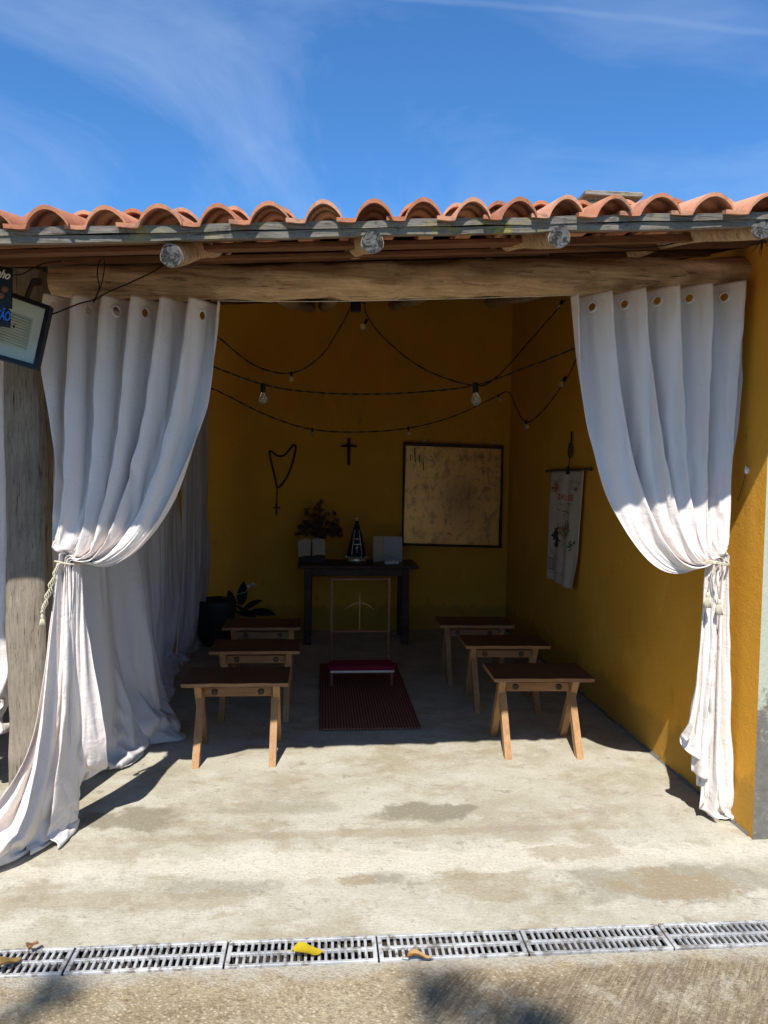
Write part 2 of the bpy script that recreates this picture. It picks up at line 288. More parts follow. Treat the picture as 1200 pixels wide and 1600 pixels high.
# ------------------------------------------------------------------ mesh helpers
class MB:
    def __init__(s): s.v = []; s.f = []; s.mi = []; s.cur = 0
    def add(s, vs, fs):
        b = len(s.v); s.v += [tuple(v) for v in vs]; s.f += [tuple(i+b for i in f) for f in fs]; s.mi += [s.cur]*len(fs); return s
    def box(s, c, d, rot=None):
        c = Vector(c); hx, hy, hz = d[0]/2, d[1]/2, d[2]/2
        vs = [Vector((x, y, z)) for x in (-hx, hx) for y in (-hy, hy) for z in (-hz, hz)]
        if rot is not None: vs = [rot @ v for v in vs]
        return s.add([v+c for v in vs], [(0, 1, 3, 2), (4, 6, 7, 5), (0, 4, 5, 1), (2, 3, 7, 6), (0, 2, 6, 4), (1, 5, 7, 3)])
    def bbox(s, c, d, b=.004, rot=None):                   # box with chamfered edges
        c = Vector(c); h = [x/2 for x in d]; vs = []; idx = {}
        for sx in (-1, 1):
            for sy in (-1, 1):
                for sz in (-1, 1):
                    for ax in range(3):
                        q = [sx*(h[0]-b), sy*(h[1]-b), sz*(h[2]-b)]; q[ax] = (sx, sy, sz)[ax]*h[ax]
                        idx[(sx, sy, sz, ax)] = len(vs); vs.append(Vector(q))
        fs = []
        for ax in range(3):
            o = [i for i in range(3) if i != ax]
            for sg in (-1, 1):
                loop = []
                for (p, q) in ((-1, -1), (1, -1), (1, 1), (-1, 1)):
                    k = [0, 0, 0]; k[ax] = sg; k[o[0]] = p; k[o[1]] = q; loop.append(idx[(*k, ax)])
                fs.append(loop)
        for ax in range(3):                                # edge chamfers run along ax
            o = [i for i in range(3) if i != ax]
            for p in (-1, 1):
                for q in (-1, 1):
                    k1 = [0, 0, 0]; k1[ax] = -1; k1[o[0]] = p; k1[o[1]] = q; k2 = list(k1); k2[ax] = 1
                    fs.append([idx[(*k1, o[0])], idx[(*k2, o[0])], idx[(*k2, o[1])], idx[(*k1, o[1])]])
        for sx in (-1, 1):
            for sy in (-1, 1):
                for sz in (-1, 1): fs.append([idx[(sx, sy, sz, a)] for a in range(3)])
        if rot is not None: vs = [rot @ v for v in vs]
        return s.add([v+c for v in vs], fs)
    def beam(s, a, b, w, t, up=(0, 0, 1), ch=.003):        # plank from a to b, w across, t thick
        a = Vector(a); b = Vector(b); z = (b-a); L = z.length; z.normalize(); x = Vector(up).cross(z)
        if x.length < 1e-4: x = Vector((1, 0, 0)).cross(z)
        x.normalize(); y = z.cross(x); rot = Matrix((x, y, z)).transposed()
        return s.bbox((a+b)/2, (w, t, L), ch, rot)
    def tube(s, pts, r, n=8, cap=True, closed=False, jit=0):
        pts = [Vector(p) for p in pts]; rs = r if isinstance(r, (list, tuple)) else [r]*len(pts); b = len(s.v); prev = None
        for i, p in enumerate(pts):
            t = (pts[min(i+1, len(pts)-1)]-pts[max(i-1, 0)]) if not closed else (pts[(i+1) % len(pts)]-pts[i-1])
            t.normalize()
            if prev is None:
                u = t.cross(Vector((0, 0, 1)));  u = u if u.length > .05 else t.cross(Vector((1, 0, 0)))
            else: u = prev-t*prev.dot(t)
            u.normalize(); prev = u; w = t.cross(u)
            for k in range(n):
                a = 2*math.pi*k/n; rr = rs[i]*(1+jit*(math.sin(3*a+i*.9)+math.sin(5*a-i*.5))*.5)
                s.v.append(tuple(p+u*math.cos(a)*rr+w*math.sin(a)*rr))
        m = len(pts); rng_ = m if closed else m-1
        for i in range(rng_):
            for k in range(n):
                j = (i+1) % m
                s.f.append((b+i*n+k, b+i*n+(k+1) % n, b+j*n+(k+1) % n, b+j*n+k)); s.mi.append(s.cur)
        if cap and not closed:
            s.f.append(tuple(b+k for k in range(n))[::-1]); s.mi.append(s.cur); s.f.append(tuple(b+(m-1)*n+k for k in range(n))); s.mi.append(s.cur)
        return s
    def lathe(s, prof, c=(0, 0, 0), n=16, sx=1, sy=1):
        b = len(s.v)
        for (r, z) in prof:
            for k in range(n):
                a = 2*math.pi*k/n; s.v.append((c[0]+r*sx*math.cos(a), c[1]+r*sy*math.sin(a), c[2]+z))
        for i in range(len(prof)-1):
            for k in range(n):
                s.f.append((b+i*n+k, b+i*n+(k+1) % n, b+(i+1)*n+(k+1) % n, b+(i+1)*n+k)); s.mi.append(s.cur)
        s.f.append(tuple(b+k for k in range(n))[::-1]); s.mi.append(s.cur); s.f.append(tuple(b+(len(prof)-1)*n+k for k in range(n))); s.mi.append(s.cur)
        return s
    def sphere(s, c, r, n=10, sz=1): return s.lathe([(max(r*math.sin(math.pi*i/n), 1e-4), -r*sz*math.cos(math.pi*i/n)) for i in range(n+1)], c, n*2)
    def quad(s, a, b, c, d): return s.add([a, b, c, d], [(0, 1, 2, 3)])
    def slab(s, quad_, off):                               # prism from quad and offset vector
        q = [Vector(x) for x in quad_]; off = Vector(off); n = len(q)
        return s.add(q+[x+off for x in q], [tuple(range(n))[::-1], tuple(range(n, 2*n))]+[(i, (i+1) % n, (i+1) % n+n, i+n) for i in range(n)])

def chain_loc(o):
    l = Vector((0, 0, 0))
    while o is not None: l = l+o.location; o = o.parent
    return l
def obj(name, mb, mat, parent=None, smooth=False, world=True):
    me = bpy.data.meshes.new(name); me.from_pydata(mb.v, [], mb.f)
    mats = mat if isinstance(mat, (list, tuple)) else [mat]
    for m in mats: me.materials.append(m)
    if len(mats) > 1: me.polygons.foreach_set('material_index', mb.mi)
    me.validate(); me.update()
    import bmesh
    bm = bmesh.new(); bm.from_mesh(me)
    if smooth != 'sheet': bmesh.ops.recalc_face_normals(bm, faces=bm.faces)
    bm.to_mesh(me); bm.free()
    if smooth:
        me.polygons.foreach_set('use_smooth', [True]*len(me.polygons))
        if smooth == 'auto':
            try: me.set_sharp_from_angle(angle=R_(40))
            except Exception: pass
    if parent is not None and world: me.transform(Matrix.Translation(-chain_loc(parent)))
    o = bpy.data.objects.new(name, me); C.objects.link(o)
    if parent is not None: o.parent = parent
    return o
def tag(o, label, cat, group=None, kind=None):
    if label: o['label'] = label
    if cat: o['category'] = cat
    if group: o['group'] = group
    if kind: o['kind'] = kind
    return o
def thing(name, label, cat, loc=(0, 0, 0), rotz=0, group=None):
    o = bpy.data.objects.new(name, None); C.objects.link(o); o.location = loc; o.rotation_euler = (0, 0, rotz); o.empty_display_size = .1
    return tag(o, label, cat, group)
def struct(name, mb, mat, smooth=False):
    o = obj(name, mb, mat, None, smooth); o['kind'] = 'structure'; return o
def lerp(a, b, t): return a+(b-a)*t
def smooth(t): t = max(0, min(1, t)); return t*t*(3-2*t)
def crv(pts, N):                                           # Catmull-Rom by arc length
    p = [Vector(x) for x in pts]; p = [p[0]*2-p[1]]+p+[p[-1]*2-p[-2]]; out = []
    for i in range(1, len(p)-2):
        for k in range(12):
            t = k/12; a, b, c, d = p[i-1], p[i], p[i+1], p[i+2]
            out.append(.5*((2*b)+(c-a)*t+(2*a-5*b+4*c-d)*t*t+(3*b-a-3*c+d)*t**3))
    out.append(p[-2]); L = [0]
    for i in range(1, len(out)): L.append(L[-1]+(out[i]-out[i-1]).length)
    res = []; j = 0
    for k in range(N):
        s = L[-1]*k/(N-1)
        while j < len(L)-2 and L[j+1] < s: j += 1
        res.append(lerp(out[j], out[j+1], min(1, (s-L[j])/max(1e-9, L[j+1]-L[j]))))
    return res
def sag(a, b, s, N=24):
    return [lerp(Vector(a), Vector(b), i/(N-1))-Vector((0, 0, s*4*(i/(N-1))*(1-i/(N-1)))) for i in range(N)]

# ================================================================== GROUND
GA = 0.0; gx = Vector((math.cos(GA), math.sin(GA), 0)); gy = Vector((-math.sin(GA), math.cos(GA), 0))
g0 = (G(590, 1458)+G(590, 1498))/2; g0.z = 0              # a joint between two grates
def gp(a, b, z=0): v = g0+gx*a+gy*b; return Vector((v.x, v.y, z))
W2 = .068; zy = -.012
mb = MB()
def sheet(mb, A, B, z):                                    # A, B lists of coordinates
    b = len(mb.v)
    for y in B:
        for x in A: mb.v.append(tuple(gp(x, y, z(x, y) if callable(z) else z)))
    for j in range(len(B)-1):
        for i in range(len(A)-1): k = b+j*len(A)+i; mb.f.append((k, k+1, k+1+len(A), k+len(A))); mb.mi.append(mb.cur)
far = 400
sheet(mb, [-far, -60, -12, -6, -3, 0, 3, 6, 12, 60, far], [-far, -60, -12, -5, -2, -1, -.5, -W2], lambda x, y: zy if y > -1 else zy-.02)
sheet(mb, [-far, -60, -12, -6.0], [-W2, 3, 8, 20, 60, far], zy); sheet(mb, [6.0, 12, 60, far], [-W2, 3, 8, 20, 60, far], zy); sheet(mb, [-6, 0, 6], [9, 20, 60, far], zy)
struct('ground', mb, M['yard'])
mb = MB()                                                  # floor slab with a rounded lip before the doorway
lipY = (G(600, 1322)-g0).dot(gy)
def zslab(x, y):
    t = smooth((y-(lipY-.05))/.09); w = .0025*math.sin(x*5+1)*math.sin(y*7); return lerp(-.026+.02*smooth((y)/lipY), 0, t)+w*.6
A = [-6+12*i/120 for i in range(121)]
B = [W2+.0+(lipY-.1-W2)*i/8 for i in range(9)]+[lipY-.08+.16*i/16 for i in range(17)]+[lipY+.15+.4*i for i in range(19)]+[9]
sheet(mb, A, B, lambda x, y: zslab(x, y) if y < lipY+.12 else 0)
struct('floor_slab', mb, M['slab'], True)
mb = MB()                                                  # drain channel under the grates
for (b0, z0, b1, z1) in ((-W2, zy, -W2, -.13), (-W2, -.13, W2, -.13), (W2, -.13, W2, -.012)):
    mb.quad(gp(-6, b0, z0), gp(6, b0, z0), gp(6, b1, z1), gp(-6, b1, z1))
struct('drain_channel', mb, M['dirt'])

def grate_mesh():
    m = MB(); L = .486; Wd = .132; ns = 21; t = .012; e = .014; zt = -.004
    def b(x0, x1, y0, y1, z=0): m.bbox(((x0+x1)/2, (y0+y1)/2, zt-t/2+z), (x1-x0, y1-y0, t), .0018)
    b(-L/2, L/2, -Wd/2, -Wd/2+.012); b(-L/2, L/2, Wd/2-.012, Wd/2); b(-L/2+.001, L/2-.001, -.006, .006, -.0006)
    b(-L/2+.0, -L/2+e, -Wd/2+.012, Wd/2-.012, -.0003); b(L/2-e, L/2, -Wd/2+.012, Wd/2-.012, -.0003)
    st = (L-2*e)/ns
    for i in range(1, ns): x = -L/2+e+st*i; b(x-.0048, x+.0048, -Wd/2+.011, Wd/2-.011, -.0012)
    return m
gl = ['leftmost drain grate, cut by the picture edge, under a brown leaf and a dry leaf', 'dusty grey drain grate between the leftmost grate and the one with the yellow leaf',
      'grey slotted drain grate with the yellow leaf lying on it', 'pale drain grate with mud-filled slots right of the one with the yellow leaf', 'grey drain grate second from the right end, with clear dark slots', 'rightmost drain grate, running out of the picture']
proto = obj('drain_grate', grate_mesh(), M['grate'])
for i, k in enumerate((-3, -2, -1, 0, 1, 2)):
    o = proto if i == 0 else proto.copy()
    if i: C.objects.link(o)
    o.location = gp((k+.5)*.492, random.uniform(-.001, .001), .0005*random.uniform(-1, 1)); o.rotation_euler = (0, random.uniform(-.004, .004), GA+random.uniform(-.004, .004))
    tag(o, gl[i], 'drain grate', 'slotted drain grates across the yard')
def leaf(name, px, py, ln, wd, rot, mat, label, curl=.02):
    m = MB(); n = 12; k = 5; c = G(px, py, 0.006); c.z = .006
    for i in range(n+1):
        t = i/n; w = wd*math.sin(math.pi*t**.8)**.8*(1+.12*math.sin(9*t)); 
        for j in range(k):
            s = (j/(k-1)-.5)*2
            x = (t-.5)*ln; y = s*w/2; z = curl*abs(s)**1.5*(.4+.6*math.sin(3*t+1))+.006*math.sin(6*t)+.004
            q = Matrix.Rotation(rot, 3, 'Z') @ Vector((x, y, z)); m.v.append(tuple(c+q))
    for i in range(n):
        for j in range(k-1): a = i*k+j; m.f.append((a, a+1, a+k+1, a+k)); m.mi.append(0)
    m.tube([c+Matrix.Rotation(rot, 3, 'Z') @ Vector((-(.5)*ln-.02, .004, .008)), c+Matrix.Rotation(rot, 3, 'Z') @ Vector((-.48*ln, 0, .006))], .0013, 5)
    return tag(obj(name, m, mat, None, True), label, 'leaf')
leaf('fallen_leaf', 481, 1488, .10, .055, .05, M['leafy'], 'bright yellow fallen leaf lying on the drain grate', .010)
leaf('fallen_leaf', 52, 1479, .06, .035, 1.5, M['leafb'], 'reddish brown fallen leaf at the left end of the drain', .012)
leaf('fallen_leaf', 12, 1508, .09, .045, .9, M['leafold'], 'mottled dry leaf at the picture edge on the leftmost grate')
leaf('fallen_leaf', 657, 1497, .085, .022, .05, M['leafo'], 'narrow tan curled leaf on the front edge of the drain', .015)
leaf('fallen_leaf', 490, 1165-0, .0, .0, 0, M['leafb'], 'x').name if False else None

# ================================================================== THE OPEN CHAPEL
XW = 1.87; YB = 7.30; YF = 2.975; YE = 2.38; YBM = 3.23; YC = 3.14
bl = thing('open_chapel', 'open-fronted yellow plastered chapel under a terracotta tiled roof on rough logs', 'building', (0, 5.3, 0))
# roof frame: the eave line and the direction of the slope
eL = P(0, 357, YE); eR = P(1200, 331, YE); e = (eR-eL).normalized(); s = ray(545, 524).normalized(); up = e.cross(s).normalized()
elen = (eR-eL).length
def rf(a, b, h=0): return eL+e*a+s*b+up*h
def roofz(x, y):                                            # height of the roof plane over x, y
    n = up; return eL.z-(n.x*(x-eL.x)+n.y*(y-eL.y))/n.z
mb = MB(); t = .16
mb.slab([(-3.4, YB, -.02), (XW+.3, YB, -.02), (XW+.3, YB, roofz(XW+.3, YB)-.006), (-3.4, YB, roofz(-3.4, YB)-.006)], (0, t, 0)); obj('back_wall', mb, M['yellow'], bl)
mb = MB(); q = .12
mb.slab([(XW, YF, -.02), (XW, YB-.003, -.02), (XW, YB-.003, roofz(XW, YB)-.006), (XW, YF, roofz(XW, YF)-.03)], (.4, 0, 0)); w = obj('side_wall', mb, [M['yellow'], M['green']], bl)
for p in w.data.polygons:
    if p.normal.y < -.9: p.material_index = 1
mb = MB(); mb.slab([(-3.4, 2.9, -.02), (-3.4, YB-.003, -.02), (-3.4, YB-.003, roofz(-3.4, YB)-.006), (-3.4, 2.9, roofz(-3.4, 2.9)-.03)], (-.2, 0, 0)); obj('far_side_wall', mb, M['yellow'], bl)
mb = MB()                                                   # grey cement skirting line at the foot of the side wall
n = 40
for i in range(n):
    y0 = YF+.02+(YB-YF-.03)*i/n; y1 = YF+.02+(YB-YF-.03)*(i+1)/n; hh = .012+.006*math.sin(i*1.7)
    mb.add([(XW-.001, y0, hh), (XW-.001, y1, hh), (XW-.010-.003*math.sin(i), y1, .001), (XW-.010-.003*math.sin(i-1), y0, .001)], [(0, 1, 2, 3)])
obj('skirting', mb, simple('grey_cement', (.15, .14, .12), .9), bl)
# post, beams, rafters
def log(name, pts, rs, mat=None, jit=.05, nn=18, N=22, parent=bl, ends=True):
    pp = crv(pts, N); m = MB()
    rr = [np.interp(i/(N-1), np.linspace(0, 1, len(rs)), rs)*(1+.045*math.sin(i*.8)+.03*math.sin(i*1.9+1)+.02*math.sin(i*3.1)) for i in range(N)]
    m.tube(pp, rr, nn, True, False, jit)
    o = obj(name, m, mat or M['log'], parent, 'auto')
    return o, pp, rr
bpts = [P(84, 440, YBM), P(350, 441, YBM), P(600, 439, YBM), P(900, 433, YBM), P(1169, 427, YBM-.01)+Vector((.06, 0, .004))]
log('beam', bpts, [.072, .072, .078, .074, .064], N=60, jit=.09, nn=26)
log('beam', [P(-330, 402, 3.24), P(-60, 398, 3.24), P(92, 397, 3.24)], [.04, .038, .036])
pb = P(46, 800, 3.33); m = MB(); N = 30; pw, pd = .084, .07                    # roughly squared old post, slightly twisted
for k in range(N+1):
    z = -.01+2.40*k/N; wv = 1+.03*math.sin(k*.7)+.02*math.sin(k*1.9); tw = .03*math.sin(k*.13)
    for q in range(24):
        a = 2*math.pi*q/24+.13; ca, sa = math.cos(a), math.sin(a); rr_ = (abs(ca)**5+abs(sa)**5)**-.2*(1+.012*math.sin(q*5+k*.3))
        m.v.append((pb.x+.004*math.sin(k*.4)+pw*wv*rr_*math.cos(a+tw)*1.0, pb.y+pd*wv*rr_*math.sin(a+tw), z))
for k in range(N):
    for q in range(24): m.f.append((k*24+q, k*24+(q+1) % 24, (k+1)*24+(q+1) % 24, (k+1)*24+q)); m.mi.append(0)
m.f += [tuple(range(24))[::-1], tuple(N*24+q for q in range(24))]; m.mi += [0, 0]; obj('post', m, M['post'], bl, 'auto')
mb = MB(); mb.beam(P(72, 410, 3.46), Vector((P(70, 900, 3.46).x, 3.46, 0)), .05, .03, (1, 0, 0)); obj('post_plank', mb, M['post'], bl)
rafts = [((268, 400, 2.42), (352, 392, 3.22)), ((582, 378, 2.40), (553, 391, 3.2)), ((874, 370, 2.40), (775, 384, 3.22)), ((1192, 356, 2.40), (1030, 376, 3.22))]
for a, b in rafts:
    A_ = P(*a); B_ = P(*b); d = (B_-A_)
    pts = [A_, B_, A_+d*3.2, A_+d*5.6]
    for k in (2, 3): pts[k].z = roofz(pts[k].x, pts[k].y)-.09
    o, pp, rr = log('rafter', pts, [.036, .046, .05, .05], N=26)
    m = MB(); dd = (pp[0]-pp[1]).normalized(); m.tube([pp[0]-dd*.004, pp[0]+dd*.003], [.0355, .034], 18, True, False, .05); obj('rafter_end', m, M['logend'], o)
for k, x in enumerate((-1.9, -2.7)):
    A_ = Vector((x, 2.3, roofz(x, 2.3)-.07)); B_ = Vector((x-.1, 7.3, roofz(x-.1, 7.3)-.08)); log('rafter', [A_, lerp(A_, B_, .5), B_], [.038, .042, .045])
A_ = Vector((2.2, 2.7, roofz(2.2, 2.7)-.07))
# battens under the tiles
mb_a0, mb_a1 = -2.3, elen+1.3
for i in range(16):
    m = MB(); b0 = .16+i*.335; jj = random.uniform(-.008, .008); w_ = random.uniform(.045, .07)
    N = 10; q = [rf(lerp(mb_a0, mb_a1, k/N), b0+jj+.012*math.sin(k*.8+i), -.020+.003*math.sin(k*1.3+i*2)) for k in range(N+1)]
    for k in range(N): m.beam(q[k], q[k+1], .028, w_, s, .002)
    obj('batten', m, M['batten'], bl)
for i, (b0, wd) in enumerate(((.33, .09), (.66, .08), (.83, .10), (1.0, .06))):   # odd boards nailed between them
    m = MB(); a0 = random.uniform(-.2, .5); a1 = a0+random.uniform(1.2, 2.2); m.beam(rf(a0, b0, -.036), rf(a1, b0+.03, -.034), .016, wd, s, .002); obj('batten', m, M['batten'], bl)
mb = MB(); mb.slab([rf(mb_a0, .80, -.005), rf(mb_a1, .80, -.005), rf(mb_a1, 5.35, -.005), rf(mb_a0, 5.35, -.005)], up*.004); obj('light_seal_sheet', mb, M['dark'], bl)  # sheet added under the tiles to stop sun leaking through their gaps
# weathered eave board: two cracked strips
mb = MB()
for (dh, hh, off, sg) in ((-.010, .022, 0, 0), (-.0335, .021, .006, 1)):
    N = 46; prev = None
    for k in range(N+1):
        a = lerp(mb_a0, mb_a1, k/N)
        y0 = .0+off+.003*math.sin(k*.9+sg); c = rf(a, y0, dh+.0016*math.sin(k*1.4+sg*2)+.001*math.sin(k*3.3)); hw = hh/2*(1+.10*math.sin(k*2.1+sg))
        ring = [c+up*hw, c-up*hw, c-up*hw+s*.05, c+up*hw+s*.05]; b = len(mb.v); mb.v += [tuple(x) for x in ring]
        if k:
            for j in range(4): mb.f.append((b-4+j, b-4+(j+1) % 4, b+(j+1) % 4, b+j)); mb.mi.append(0)
        else: mb.f.append((b, b+1, b+2, b+3)); mb.mi.append(0)
    mb.f.append((len(mb.v)-4, len(mb.v)-3, len(mb.v)-2, len(mb.v)-1)); mb.mi.append(0)
obj('eave_board', mb, M['gray'], bl)
# roof tiles: S-shaped clay tiles, every course lapped over the next one down
def tile_prof(p):
    out = []; n = 18
    for i in range(n+1):
        a = i/n
        if a < .34: h = .004+.010*(1-a/.34)**2*0+.002*math.cos(a*12); 
        else:
            u = (a-.34)/.66; h = .006+.052*math.sin(math.pi*min(1, max(0, u)))**.72
        out.append((a*p*1.12, h))
    return out
mb = MB(); TH = .0125
peaks = [78-89*3, 78-89*2, 78-89, 78-89*0-0, 167, 253, 343, 423, 510, 585, 662, 738, 813, 886, 955, 1030, 1113, 1203, 1295, 1390]
peaks = [-260, -170, -88, -8, 78, 167, 253, 343, 423, 507, 585, 662, 738, 811, 885, 957, 1030, 1113, 1200, 1292, 1385, 1480]
apos = []
for px in peaks:
    d = ray(px, 340); n_ = up; tpar = (n_.dot(eL-O))/n_.dot(d) if abs(n_.dot(d)) > 1e-6 else 0
    # meet the vertical plane through the eave
    en = Vector((-e.y, e.x, 0)); tt = en.dot(eL-O)/en.dot(d); q = O+d*tt; apos.append((q-eL).dot(e))
while apos[0] > mb_a0+.2: apos.insert(0, apos[0]-.178)
tones = []
for row in range(15):
    for k in range(len(apos)-1):
        tones.append(random.random())
        p = (apos[k+1]-apos[k]); a_end = apos[k]+p*.36; a0 = a_end-p*1.12
        if row > 0: a0 += random.uniform(-.004, .004)
        yaw = random.uniform(-.02, .02)+.01; lift = random.uniform(-.002, .003) ; tilt = random.uniform(-.01, .01); sl = random.uniform(-.010, .012) if row == 0 else 0
        b0 = -.022+row*.335+sl; L = .40; pr = tile_prof(p); n = len(pr); base = len(mb.v)
        for (bb, ex) in ((0, 0), (L*.5, 0), (L, 0)):
            for lay in (0, 1):
                for (a, h) in pr:
                    hh = h-(TH if lay else 0); lap = (.026*(1-bb/L)+.003) if row else (-.010+.008*bb/L)
                    mb.v.append(tuple(rf(a0+a+yaw*bb, b0+bb, hh+lap+.0125+lift+tilt*(a-p/2))))
        st = 2*n
        for r in range(2):
            for lay in (0, 1):
                for i in range(n-1):
                    q0 = base+r*st+lay*n+i; f = (q0, q0+1, q0+1+st, q0+st); mb.f.append(f if lay == 0 else f[::-1]); mb.mi.append(0)
            for i in (0, n-1):
                q0 = base+r*st+i; mb.f.append((q0, q0+n, q0+n+st, q0+st)); mb.mi.append(0)
        for r in (0, 2):
            for i in range(n-1): q0 = base+r*st+i; mb.f.append((q0, q0+1, q0+n+1, q0+n)); mb.mi.append(0)
ti = obj('roof_tiles', mb, M['tile'], bl, 'auto'); at = ti.data.attributes.new('tone', 'FLOAT', 'POINT'); at.data.foreach_set('value', np.repeat(np.array(tones), len(mb.v)//len(tones)).astype(np.float32))
# weathered wooden cap that stands on the roof
q1 = P(912, 300, 4.3); q2 = P(1002, 304, 4.3)
zr = roofz(q1.x, 4.3)
cp = thing('roof_vent_box', 'small weathered grey wooden box with a slab top rising behind the roof tiles', 'roof vent', ((q1.x+q2.x)/2, 4.4, zr))
mb = MB(); mb.bbox(((q1.x+q2.x)/2, 4.42, (q1.z+q2.z)/2-.012), (q2.x-q1.x, .30, .03), .005); obj('top_slab', mb, M['gray'], cp)
mb = MB(); zt = (q1.z+q2.z)/2-.028; mb.bbox(((q1.x+q2.x)/2, 4.42, (zr+zt)/2-.02), (q2.x-q1.x-.05, .24, zt-zr+.1), .004); obj('box_body', mb, M['gray'], cp)

# ================================================================== CURTAINS
_T0 = time.time()
fl_mb = MB(); fl_mb.add([(-6, -1, .002), (6, -1, .002), (6, 9, .002), (-6, 9, .002)], [(0, 1, 2, 3)])
def relax(V, pins, frames=24, grow=.035, bend=.6, seed=1):
    """let a sheet of cloth (grid of points V) hang under gravity with some rows held; returns the settled grid"""
    ny, nx = V.shape[:2]; m = MB(); m.v = [tuple(x) for x in V.reshape(-1, 3)]
    for j in range(ny-1):
        for i in range(nx-1): a = j*nx+i; m.f.append((a, a+1, a+1+nx, a+nx)); m.mi.append(0)
    me = bpy.data.meshes.new('sim'); me.from_pydata(m.v, [], m.f); o = bpy.data.objects.new('sim', me); C.objects.link(o)
    vg = o.vertex_groups.new(name='pin')
    for j in range(ny):
        for i in range(nx):
            w = pins(i/(nx-1), j)
            if w > 0: vg.add([j*nx+i], w, 'REPLACE')
    fme = bpy.data.meshes.new('simfloor'); fme.from_pydata(fl_mb.v, [], fl_mb.f); fo = bpy.data.objects.new('simfloor', fme); C.objects.link(fo)
    cm = fo.modifiers.new('c', 'COLLISION'); fo.collision.thickness_outer = .006; fo.collision.cloth_friction = 15
    md = o.modifiers.new('cloth', 'CLOTH'); st = md.settings; st.quality = 6; st.mass = .12; st.air_damping = 3
    st.tension_stiffness = 18; st.compression_stiffness = 12; st.shear_stiffness = 6; st.bending_stiffness = bend; st.tension_damping = 12; st.compression_damping = 12; st.bending_damping = .5
    st.vertex_group_mass = 'pin'; st.pin_stiffness = 1.0; st.shrink_min = -grow; st.shrink_max = -grow
    md.collision_settings.use_collision = True; md.collision_settings.distance_min = .004; md.collision_settings.use_self_collision = False
    md.point_cache.frame_start = 1; md.point_cache.frame_end = frames
    for f in range(1, frames+1): scene.frame_set(f)
    ev = o.evaluated_get(bpy.context.evaluated_depsgraph_get()); out = np.zeros(ny*nx*3); ev.data.vertices.foreach_get('co', out)
    bpy.data.objects.remove(o); bpy.data.objects.remove(fo); bpy.data.meshes.remove(me); bpy.data.meshes.remove(fme); scene.frame_set(1)
    print('cloth settled', round(time.time()-_T0, 1), 's; moved', float(np.abs(out-V.reshape(-1)).mean()))
    return out.reshape(ny, nx, 3)
def refine(V, k):                                          # smooth upsampling of a grid of points
    def up1(A):
        n = A.shape[0]; P0 = np.concatenate([A[:1]*2-A[1:2], A, A[-1:]*2-A[-2:-1]]); out = []
        for i in range(n-1):
            a, b, c, d = P0[i], P0[i+1], P0[i+2], P0[i+3]
            for q in range(k):
                t = q/k; out.append(.5*((2*b)+(c-a)*t+(2*a-5*b+4*c-d)*t*t+(3*b-a-3*c+d)*t**3))
        out.append(A[-1]); return np.array(out)
    return up1(up1(V).transpose(1, 0, 2)).transpose(1, 0, 2)
